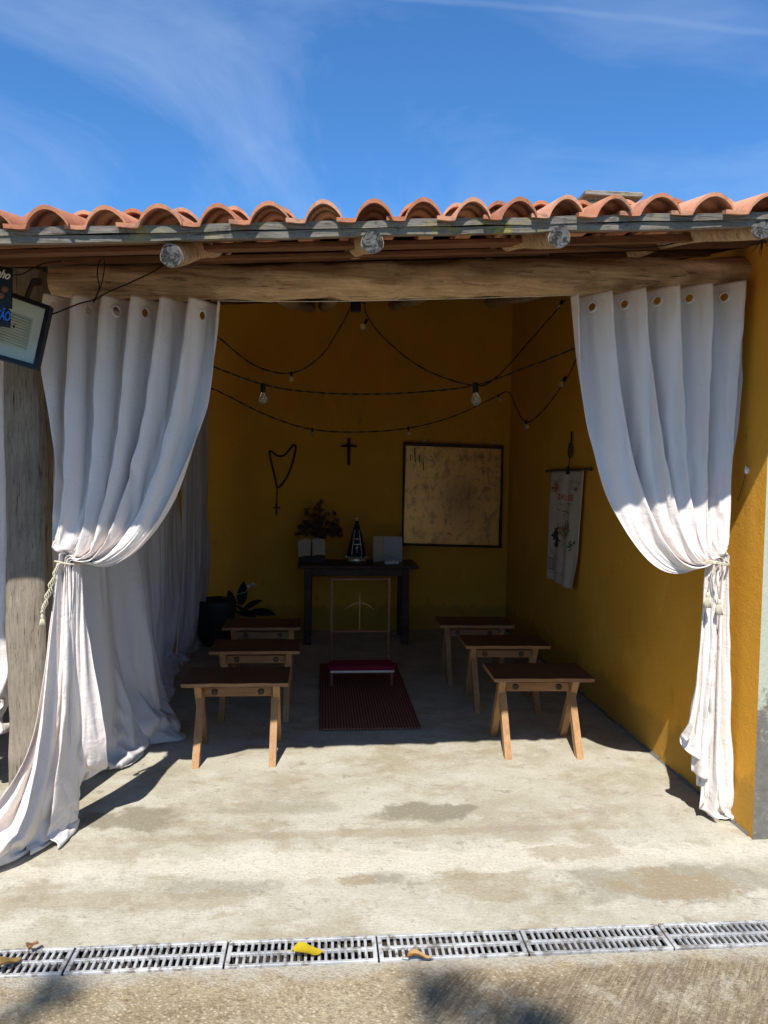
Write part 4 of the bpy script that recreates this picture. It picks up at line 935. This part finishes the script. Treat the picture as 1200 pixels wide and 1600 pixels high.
m.v = [(-hw, -.008, -hh), (hw, -.008, -hh), (hw, -.008, hh), (-hw, -.008, hh), (-hw, .008, -hh), (hw, .008, -hh), (hw, .008, hh), (-hw, .008, hh)]
m.f = [(0, 1, 2, 3), (7, 6, 5, 4), (0, 4, 5, 1), (1, 5, 6, 2), (2, 6, 7, 3), (3, 7, 4, 0)]; m.mi = [0]*6
o = obj('panel_face', m, M['plaque'], pn, False, False); o.location = (0, cc.y-YW, cc.z-c4[3].z); o.rotation_euler = (0, math.asin(-ux.z), 0)
m = MB()                                                # scratched marks in the top corners
for (px, py, h) in ((641, 715, 10), (648, 711, 22), (655, 716, 12), (661, 728, 14)):
    m.beam(P(px, py-h/2, YW-.048), P(px+1, py+h/2, YW-.048), .009, .003, (0, 1, 0))
for k in range(9): m.beam(P(754+random.uniform(-2, 2), 706+k*4.2, YW-.048), P(755+random.uniform(-2, 2), 708+k*4.2, YW-.048), .008, .003, (0, 1, 0))
for k in range(9): m.beam(P(664+k*9, 713+random.uniform(-1, 1), YW-.048), P(665+k*9, 714.5, YW-.048), .006, .003, (0, 1, 0))
obj('engraving', m, M['ink'], pn)
for (px, py) in ((663, 690), (773, 693)): m = MB(); m.lathe([(.014, 0), (.014, .01), (.006, .02)], P(px, py, YW-.045), 10); obj('hanger', m, M['white'], pn, True)

# cloth banner on the side wall
XB = XW-.012
def W_(px, py, off=0): return PX(px, py, XB-off)
ya, yb = W_(864, 740).y, W_(917, 740).y                    # ya far, yb near
bn = thing('cloth_banner', 'hanging cream cloth banner with red lettering and painted flowers on a thin rod', 'banner', (XB, (ya+yb)/2, 1.6))
ztop = 1.592; m = MB(); rod0, rod1 = W_(857, 736), W_(926, 733); zz = (rod0.z+rod1.z)/2
m.tube([Vector((XB-.012, rod0.y, rod0.z)), Vector((XB-.012, rod1.y, rod1.z))], .009, 10); m.sphere(Vector((XB-.012, rod0.y, rod0.z)), .013, 6); m.sphere(Vector((XB-.012, rod1.y, rod1.z)), .013, 6); obj('rod', m, M['dark'], bn, True)
cA, cB, cD, cE = W_(864, 737), W_(917, 735), W_(861, 903), W_(905, 925)
def bpnt(u, v, off=0):                                     # u 0 far .. 1 near
    a = lerp(cA, cB, u); b = lerp(cD, cE, u); q = lerp(a, b, v)
    d = .012+.008*math.sin(u*19+1)*(.4+.6*v)+.006*math.sin(u*8+v*3)+.02*v
    if u > .8 and v > .72: d += .03*((u-.8)/.2)**1.3*((v-.72)/.28)
    return Vector((XB-d-off, q.y, q.z))
m = MB(); nx, nz_ = 34, 44
for j in range(nz_+1):
    for i in range(nx+1): m.v.append(tuple(bpnt(i/nx, j/nz_)))
for j in range(nz_):
    for i in range(nx): a = j*(nx+1)+i; m.f.append((a, a+1, a+nx+2, a+nx+1)); m.mi.append(0)
o = obj('cloth', m, M['banner'], bn, 'sheet'); md = o.modifiers.new('thickness', 'SOLIDIFY'); md.thickness = .002; md.offset = 0
def ink(name, strokes, mat, w=.006):
    m = MB()
    for s_ in strokes:
        q = [bpnt(a, b, .0028) for a, b in s_]
        for k in range(len(q)-1):
            d = (q[k+1]-q[k]); 
            if d.length < 1e-5: continue
            n = Vector((0, -d.z, d.y)).normalized()*w/2; m.quad(q[k]-n, q[k]+n, q[k+1]+n, q[k+1]-n)
    return obj(name, m, mat, bn, 'sheet')
glyph = {'D': [[(0, 0), (0, 1), (.6, .8), (.6, .2), (0, 0)]], 'A': [[(0, 1), (.35, 0), (.7, 1)], [(.15, .6), (.55, .6)]], 'L': [[(0, 0), (0, 1), (.6, 1)]], 'U': [[(0, 0), (0, .9), (.3, 1), (.6, .9), (.6, 0)]], 'S': [[(.6, .1), (.1, .1), (.1, .5), (.6, .55), (.6, 1), (0, 1)]], 'E': [[(.6, 0), (0, 0), (0, 1), (.6, 1)], [(0, .5), (.5, .5)]]}
st_ = []
for k, ch in enumerate('DALUSE'):
    for g in glyph[ch]: st_.append([(.30+k*.083+a*.075, .205+b*.045) for a, b in g])
ink('lettering', st_, M['redink'], .011)
sm = []
random.seed(5)
for k in range(12): a = .35+k*.035; sm.append([(a, .27+random.uniform(0, .012)), (a+.02, .275+random.uniform(0, .04))])
sm.append([(.25, .335), (.32, .35), (.45, .352), (.66, .358)])
for k in range(7): sm.append([(.06+k*.05, .075+.008*math.sin(k)), (.08+k*.05, .095)]); sm.append([(.62+k*.045, .075+.01*k*.3), (.64+k*.045, .10+.01*k*.3)])
for a in range(8): sm.append([(.80, .155), (.80+.07*math.cos(a*.785), .155+.035*math.sin(a*.785))])
sm += [[(.1, .72), (.3, .78), (.35, .8)], [(.52, .80), (.75, .84)], [(.08, .66), (.12, .72)], [(.05, .80), (.2, .80), (.2, .9), (.06, .9), (.06, .82)]]
for k in range(6): sm.append([(.08+.02*k, .81), (.08+.02*k, .90)]); sm.append([(.32+.05*k, .90), (.35+.05*k, .915)])
ink('small_script', sm, M['ink'], .006)
def blob(cu, cv, ru, rv, n, seed):
    random.seed(seed); out = []
    for k in range(n):
        a = random.uniform(0, 6.28); r = math.sqrt(random.random()); x = cu+ru*r*math.cos(a); y = cv+rv*r*math.sin(a); b = random.uniform(0, 6.28)
        out.append([(x, y), (x+.05*math.cos(b), y+.022*math.sin(b)), (x+.075*math.cos(b+.5), y+.033*math.sin(b+.5))])
    return out
ink('painted_bottle', blob(.27, .60, .09, .085, 60, 1)+blob(.14, .14, .0, .0, 1, 3), M['dink'], .013)
ink('painted_foliage', blob(.55, .52, .13, .07, 30, 2)+blob(.78, .63, .07, .03, 14, 4), M['gink'], .010)
ink('painted_church', [[(.45, .50), (.45, .42), (.48, .37), (.51, .42), (.51, .50)], [(.5, .46), (.6, .43), (.7, .46), (.7, .5)], [(.42, .5), (.74, .5)], [(.55, .46), (.55, .5)], [(.62, .45), (.62, .5)]]+blob(.18, .145, .05, .04, 26, 5), M['redink'], .008)
ink('painted_path', blob(.52, .60, .07, .06, 18, 6)+blob(.40, .52, .05, .03, 8, 7), M['oink'], .011)
hk = thing('wall_ornament', 'small oval pendant on a dark cord above the banner rod', 'ornament', W_(891, 705, .01))
m = MB(); m.tube([W_(893, 674, .01), W_(893, 685, .012), W_(892, 695, .01)], .006, 8); m.tube([W_(890, 715, .012), W_(888, 730, .014)], .003, 6); m.tube([W_(888, 727, .022), W_(887, 733, .024), W_(887, 741, .024)], [.004, .010, .015], 8); obj('cord', m, M['cable'], hk, True)
m = MB(); ce = W_(891, 704, .012); m.tube([ce+Vector((0, .040*math.cos(a), .052*math.sin(a))) for a in [2*math.pi*k/20 for k in range(20)]], .007, 6, False, True); m.lathe([(.006, -.03), (.018, -.01), (.018, .01), (.006, .03)], ce, 10, .4, 1); obj('oval_ring', m, M['dark'], hk, True)
# white hook on the sunny part of the side wall
hq = PX(1170, 735, XW); hh_ = thing('wall_hook', 'small white hook with a wire loop on the sunlit yellow side wall', 'hook', hq)
m = MB(); m.sphere(hq+Vector((-.008, 0, 0)), .012, 6, 1.4); m.tube([hq, hq+Vector((-.02, -.01, .012)), hq+Vector((-.035, -.03, .016))], .0025, 6); obj('hook', m, M['white'], hh_, True)
m = MB(); m.tube([hq+Vector((-.012, 0, -.01)), PX(1160, 760, XW-.01), PX(1153, 782, XW-.012)], .0012, 5); obj('wire', m, M['cable'], hh_)

# ================================================================== POTTED PLANT
p0 = Vector((P(338, 960, 6.7).x, 6.7, 0)); pl = thing('potted_plant', 'broad-leaved dark green plant with a small white flower in a black pot', 'plant', p0)
m = MB(); m.lathe([(.12, 0), (.155, .06), (.175, .36), (.18, .40), (.165, .41), (.16, .37)], p0, 24); obj('pot', m, M['pot'], pl, True)
def broad(tip, base, w, seed, nrm):
    m = MB(); d = tip-base; L = d.length; x = d.normalized(); y = x.cross(nrm).normalized(); z = y.cross(x); N = 12
    for k in range(N+1):
        t = k/N; wd_ = w*math.sin(math.pi*min(1, t*.93+.05))**.7*(1-t*.15); c = base+x*L*t+z*(.06*L*math.sin(math.pi*t))
        for s_ in (-1, -.5, 0, .5, 1): m.v.append(tuple(c+y*wd_*s_*.5+z*abs(s_)*w*.12))
    for k in range(N):
        for j in range(4): a = k*5+j; m.f.append((a, a+1, a+6, a+5)); m.mi.append(0)
    return obj('leaf', m, M['leafd'], pl, 'sheet')
pc = p0+Vector((.05, 0, .42)); m = MB()
lv = [((381, 908), (376, 945), .10), ((357, 922), (364, 952), .09), ((410, 940), (380, 955), .11), ((430, 962), (390, 958), .12), ((325, 948), (350, 956), .11), ((344, 938), (356, 952), .08), ((400, 965), (372, 958), .1)]
for i, (a, b, w_) in enumerate(lv):
    A_ = P(a[0], a[1], 6.62); B_ = P(b[0], b[1], 6.68); m.tube([pc-Vector((0, 0, .06)), lerp(pc, B_, .6)+Vector((0, 0, .01)), B_], .007, 6); broad(A_, B_, w_, i, Vector((.2, -1, .35)) if i < 2 else Vector((0, -.55, 1)))
obj('stem', m, M['leafd'], pl, True)
m = MB()
for (px, py) in ((387, 916), (391, 914), (395, 913), (389, 918), (397, 914)): m.sphere(P(px, py, 6.55), .011, 5)
m.tube([pc, P(384, 925, 6.57), P(390, 915, 6.56)], .003, 5); obj('flower', m, simple('flower_white', (.6, .55, .5), .8), pl, True)

# ================================================================== STRING LIGHTS
def string(name, label, pts, bulbs, r=.0042, big=1.0):
    q = crv([P(*p) for p in pts], 90); root = thing(name, label, 'string lights', q[0], 0, 'cords of string lights under the roof')
    m = MB(); q2 = [c+Vector((0, .003*math.sin(i*1.3), .003*math.cos(i*1.3))) for i, c in enumerate(q)]; q3 = [c+Vector((0, -.003*math.sin(i*1.3), -.003*math.cos(i*1.3))) for i, c in enumerate(q)]
    m.tube(q2, r*.75, 6); m.tube(q3, r*.75, 6); obj('cord', m, M['cable'], root, True)
    for (px, py, Y, k, dx) in bulbs:
        c = P(px, py, Y); d = Vector((dx, 0, -1)).normalized(); sc = k
        m = MB(); m.tube([c+d*-.012*sc, c+d*.0*sc, c+d*.03*sc, c+d*.045*sc], [.012*sc, .017*sc, .015*sc, .017*sc], 12); so = obj('socket', m, M['black'], root, 'auto')
        m = MB(); b = c+d*.045*sc; prof = [(0, .011), (.012, .014), (.022, .022), (.036, .028), (.050, .027), (.062, .018), (.069, .004)]
        m.tube([b+d*a*sc for a, _ in prof], [rr_*sc for _, rr_ in prof], 14); obj('bulb', m, M['glass'], root, True)
        m = MB(); m.tube([b+d*.004*sc, b+d*.03*sc], .003*sc, 6); m.sphere(b+d*.032*sc, .007*sc, 5); obj('filament', m, M['gold'], root, True)
    return root
string('string_light', 'highest light cord, hung in two loops from the black box under the beam', [(300, 492, 4.3), (345, 530, 4.6), (400, 572, 4.8), (455, 583, 5.0), (500, 558, 5.0), (535, 505, 4.8), (552, 474, 4.6), (570, 474, 4.6), (572, 490, 4.7), (600, 528, 4.7), (660, 575, 4.6), (737, 602, 4.5), (775, 590, 4.8), (830, 530, 5.2), (884, 468, 5.6)],
       [(455, 582, 5.0, .55, .05), (573, 500, 4.7, .6, -.5), (878, 470, 5.5, .6, -.5)])
string('string_light', 'middle light cord, nearly straight, with two large clear bulbs', [(290, 556, 4.0), (328, 571, 4.2), (412, 601, 4.4), (480, 612, 4.5), (560, 616, 4.5), (650, 613, 4.5), (742, 602, 4.4), (820, 575, 4.3), (897, 545, 4.2)], [(411, 602, 4.4, .95, 0), (743, 601, 4.4, 1.1, .05)])
string('string_light', 'lowest light cord, sagging above the cross, with small bulbs', [(318, 603, 5.2), (345, 613, 5.4), (420, 650, 5.8), (488, 671, 6.0), (560, 675, 6.1), (638, 669, 6.1), (710, 650, 6.0), (780, 617, 5.8), (795, 612, 5.8), (806, 635, 5.7), (822, 660, 5.6), (850, 640, 5.4), (885, 592, 5.1), (900, 562, 4.8)],
       [(488, 670, 6.0, .55, .05), (638, 668, 6.1, .6, .1), (778, 617, 5.8, .5, .5), (822, 657, 5.6, .6, .1), (883, 590, 5.1, .65, -.6), (309, 645, 4.4, .5, 0)][:5])
m = MB(); q = P(556, 480, 4.6); m.bbox(q, (.062, .04, .058), .004); m.tube([q+Vector((0, 0, .028)), Vector((q.x, q.y, roofz(q.x, q.y)-.03))], .004, 6); tag(obj('junction_box', m, M['black'], None), 'small square black cable box hanging just under the beam', 'junction box')
m = MB(); q = P(324, 600, 4.6); m.bbox(q, (.045, .03, .05), .004); m.tube([q, P(318, 620, 4.55), P(308, 648, 4.5)], .004, 6); m.tube([P(308, 648, 4.5), P(306, 656, 4.5)], [.012, .014], 10); tag(obj('lamp_socket', m, M['black'], None, 'auto'), 'black lamp socket and plug hanging by the edge of the left curtain', 'lamp socket')

# ================================================================== FLOODLIGHT, SIGN, WIRES
YFl = 2.86
c4 = [P(-26, 441, YFl+.02), P(79, 478, YFl), P(57, 577, YFl-.03), P(-44, 549, YFl-.01)]
fl = thing('floodlight', 'square black-framed floodlight with a pale reflector, tilted beside the left post', 'floodlight', (c4[1].x-.1, YFl, c4[2].z))
nrm = (c4[1]-c4[0]).cross(c4[3]-c4[0]).normalized(); nrm = nrm if nrm.y > 0 else -nrm; cc = sum(c4, Vector())/4
inn = [lerp(c, cc, .13) for c in c4]; m = MB()
m.slab(c4, nrm*.035)
m2_ = MB(); m.v = []; m.f = []; m.mi = []
fr_ = [c for c in c4]; back = [c+nrm*.03 for c in c4]; il = [c for c in inn]; ib = [c+nrm*.012 for c in inn]
m.add(fr_+il, [(i, (i+1) % 4, (i+1) % 4+4, i+4) for i in range(4)]); m.add(il+ib, [(i, (i+1) % 4, (i+1) % 4+4, i+4) for i in range(4)])
m.add(fr_+back, [(i, (i+1) % 4, (i+1) % 4+4, i+4) for i in range(4)]+[(4, 5, 6, 7)])
for k in range(2):
    a = lerp(c4[1], c4[2], .12+.62*k); b = lerp(c4[1], c4[2], .22+.62*k); ox = (cc-(c4[1]+c4[2])/2).normalized(); m.slab([a+ox*.006-nrm*.002, b+ox*.006-nrm*.002, b+ox*.012-nrm*.002, a+ox*.012-nrm*.002], -nrm*.002)
obj('housing', m, M['black'], fl)
m = MB(); deep = [lerp(c, cc, .50)+nrm*.026 for c in c4]; m.add(ib+deep, [(i, (i+1) % 4, (i+1) % 4+4, i+4) for i in range(4)]); obj('reflector', m, M['flood'], fl, 'sheet')
m = MB(); m.add(deep, [(0, 1, 2, 3)]); ax = deep[1]-deep[0]; ay = deep[3]-deep[0]
for k in range(11):
    y = .08+k*.08; m.slab([deep[0]+ax*.05+ay*y-nrm*.001, deep[0]+ax*.95+ay*y-nrm*.001, deep[0]+ax*.95+ay*(y+.06)-nrm*.001, deep[0]+ax*.05+ay*(y+.06)-nrm*.001], -nrm*.0005)
obj('led_panel', m, M['led'], fl, 'sheet')
m = MB(); br = (c4[0]+c4[3])/2; m.beam(cc+nrm*.03, cc+nrm*.03+Vector((0, .18, .22)), .03, .006, (1, 0, 0)); m.beam(cc+nrm*.03+Vector((0, .18, .22)), Vector((cc.x, 3.16, roofz(cc.x, 3.16)-.10)), .03, .006, (1, 0, 0)); obj('bracket', m, M['black'], fl)

def text_obj(name, s_, size, mat, parent, rootloc, x, z, y, shear=0, tilt=0, ext=.0015, xs=1):
    cu = bpy.data.curves.new(name, 'FONT'); cu.body = s_; cu.size = size; cu.extrude = ext; cu.shear = shear; cu.align_x = 'RIGHT'; cu.offset = .0006
    to = bpy.data.objects.new(name+'_src', cu); C.objects.link(to); bpy.context.view_layer.update()
    me = bpy.data.meshes.new_from_object(to.evaluated_get(bpy.context.evaluated_depsgraph_get())); bpy.data.objects.remove(to); bpy.data.curves.remove(cu)
    me.materials.clear(); me.materials.append(mat)
    o = bpy.data.objects.new(name, me); C.objects.link(o); o.parent = parent
    me.transform(Matrix.Translation(Vector((x, y, z))-rootloc) @ Matrix.Rotation(tilt, 4, 'Y') @ Matrix.Rotation(math.pi/2, 4, 'X') @ Matrix.Diagonal((xs, 1, 1, 1))); return o
YS = 2.66; a = P(-70, 405, YS); b = P(18, 418, YS); c = P(17, 482, YS); d = P(-70, 470, YS)
sgn = thing('wall_sign', 'black hanging board with cream cursive lettering and blue letters, cut by the picture edge', 'sign', (d.x, YS, d.z))
m = MB(); m.slab([a, b, c, d], (0, .012, 0)); obj('upper_board', m, M['signboard'], sgn)
a = P(-70, 476, YS-.004); b = P(16, 486, YS-.004); 
edge = [P(16-2.2*(k % 2), 487+k*3.1, YS-.004) for k in range(9)]
m = MB(); m.slab([P(-70, 474, YS-.004), P(8, 477, YS-.004)]+edge+[P(-70, 500, YS-.004)], (0, .010, 0)); obj('lower_board', m, M['signboard'], sgn)
bpy.context.view_layer.update()
q = P(14, 437, YS-.004); text_obj('lettering', 'nho', .040, M['cream'], sgn, sgn.location, q.x, q.z, q.y-.001, .35, R_(14), xs=.75)
q = P(15, 502, YS-.012); text_obj('lettering', '\u00c7\u00c3O', .045, M['blue'], sgn, sgn.location, q.x, q.z, q.y-.001, 0, R_(12), xs=.48)
m = MB(); m.tube([P(-30, 409, YS+.006), Vector((P(-30, 409, YS).x, YS+.03, roofz(P(-30, 409, YS).x, YS)-.03))], .002, 5); obj('hanging_wire', m, M['cable'], sgn)
for j, (x, y, w_, h_) in enumerate(((-8, 455, 12, 8), (2, 462, 8, 6), (8, 452, 5, 8))): 
    m = MB(); q = P(x, y, YS-.002); m.sphere(q, .012, 6); o = obj('ornament', m, M['batten'], sgn, True)
def wire(label, pts, r=.003):
    q = crv([P(*p) for p in pts], 40); m = MB(); m.tube(q, r, 6); return tag(obj('cable', m, M['cable'], None, True), label, 'cable', 'loose cables at the left eave')
wire('black cable rising from the floodlight and splitting below the beam', [(76, 493, 2.88), (100, 484, 2.95), (125, 474, 3.0), (148, 468, 3.02), (170, 456, 3.03), (205, 441, 3.05), (240, 424, 3.08), (262, 410, 3.1)])
wire('thin cable loop dropping from the rafters in front of the beam end', [(146, 472, 3.0), (155, 450, 3.02), (152, 430, 3.04), (154, 412, 3.1), (162, 404, 3.12), (163, 420, 3.06), (158, 445, 3.02), (146, 474, 3.0)], .0022)
wire('thin black cable sagging across the top of the left post', [(18, 430, 2.9), (35, 428, 3.0), (50, 420, 3.05), (68, 412, 3.1), (95, 408, 3.12)], .0025)
wire('long dark cable running under the eave boards at upper left', [(-20, 374, 2.6), (30, 384, 2.75), (90, 394, 2.9), (140, 399, 3.0), (210, 396, 3.0), (270, 388, 2.95)], .004)
wire('dark cable lying along the underside of the roof at right', [(905, 382, 2.9), (980, 388, 3.0), (1040, 383, 3.0), (1100, 366, 2.9), (1160, 345, 2.8)], .003)
wire('thin pale line strung along the bottom of the beam', [(330, 470, 3.2), (500, 471, 3.2), (700, 467, 3.2), (905, 461, 3.2)], .0014).data.materials[0] = M['white']
# dead twig at the right rafter end
m = MB(); q = P(1190, 370, 2.6)
for k in range(9):
    d = Vector((random.uniform(-.05, .02), random.uniform(-.03, .03), random.uniform(-.07, -.01))); m.tube([q, q+d*.6+Vector((.005, 0, 0)), q+d*1.2], [.003, .002, .001], 5)
tag(obj('dead_twig', m, M['cable'], None), 'tangle of dark dead twigs below the rafter end at the right edge', 'twigs')

# ================================================================== TREE behind the camera, whose shade falls on the yard
tr = thing('tree', 'leafy tree standing in the yard behind the viewer', 'tree', (-.6, -6.6, zy-.03))
def up_ray(g, h): return g-sdir*(h/abs(sdir.z))
spots = [(G(685, 1556), .10, 7.4), (G(780, 1596), .10, 7.8), (G(850, 1605), .08, 8.0), (G(55, 1560), .10, 7.4)]
m = MB(); crown_c = up_ray(Vector((.1, .7, 0)), 7.4)
random.seed(21)
def leaves(m, c, r, n, sz=.07):
    for k in range(n):
        d = Vector((random.gauss(0, 1), random.gauss(0, 1), random.gauss(0, 1))); d = d.normalized()*r*random.random()**.45; p_ = c+d
        a_ = Vector((random.gauss(0, 1), random.gauss(0, 1), random.gauss(0, .6))).normalized(); b_ = a_.orthogonal().normalized(); s_ = sz*random.uniform(.6, 1.3); m.add([p_-a_*s_, p_-b_*s_*.4, p_+a_*s_, p_+b_*s_*.4], [(0, 1, 2, 3)])
crown_c = up_ray(Vector((.2, -1.3, 0)), 7.4)  # crown made broad to shade the yard and cut bounce light indoors
for k in range(120):
    d = Vector((random.gauss(0, 1), random.gauss(0, 1), random.gauss(0, 1))).normalized()*random.random()**.4; c = crown_c+Vector((d.x*4.3, d.y*2.5, d.z*.9)); c.y = min(c.y, crown_c.y+2.05-.35*abs(math.sin(c.x*2.1))); leaves(m, c, .55, 110, .10)
tw = MB()
for g, r, h in spots:
    c = up_ray(g, h); leaves(m, c, r*1.3, 60, .04); tw.tube([crown_c, lerp(crown_c, c, .6)+Vector((0, 0, .1)), c], [.03, .016, .005], 6)
obj('crown', m, M['leaft'], tr, 'sheet')
base = Vector((-.6, -6.6, zy-.03)); m = MB(); m.tube([base, base+Vector((.1, .0, 2.2)), base+Vector((.2, -.3, 4.6)), crown_c+Vector((0, 0, .2))], [.22, .17, .12, .05], 12, True, False, .06)
for k in range(14):
    a_ = k*.449*2; f_ = Vector((math.cos(a_)*3.2, math.sin(a_)*1.6, .4*math.sin(k))); st0 = base+Vector((.2, -.3, 4.2+.15*k)); m.tube([st0, lerp(st0, crown_c+f_, .5)+Vector((0, 0, .25)), crown_c+f_], [.07, .045, .012], 7); m.v += []; b = len(m.v)
m.v += tw.v; m.f += [tuple(i+b for i in f) for f in tw.f]; m.mi += tw.mi; obj('trunk', m, M['bark'], tr, True)
bpy.context.view_layer.update()
# unseen leafy block added behind the viewer to hold low sky light back
hg_ = thing('added_hedge', 'dense leafy block added behind the viewer to cut low sky light', 'added_hedge', (0, -8.6, 0)); random.seed(4)
m = MB(); m.bbox((0, -9.2, 1.1), (26, 1.0, 2.2), .1); obj('branches', m, M['leaft'], hg_)
m = MB()
for k in range(14000):
    p_ = Vector((random.uniform(-13, 13), -8.65+random.gauss(0, .09), random.uniform(0, 2.3))) if k % 6 else Vector((random.uniform(-13, 13), random.uniform(-9.7, -8.7), 2.23+random.gauss(0, .08)))
    a_ = Vector((random.gauss(0, 1), random.gauss(0, .5), random.gauss(0, 1))).normalized(); b_ = a_.cross(Vector((0, 1, .2))).normalized(); s_ = random.uniform(.06, .13); m.add([p_-a_*s_, p_-b_*s_*.45, p_+a_*s_, p_+b_*s_*.45], [(0, 1, 2, 3)])
obj('foliage', m, M['leaft'], hg_, 'sheet')
bpy.context.view_layer.update()
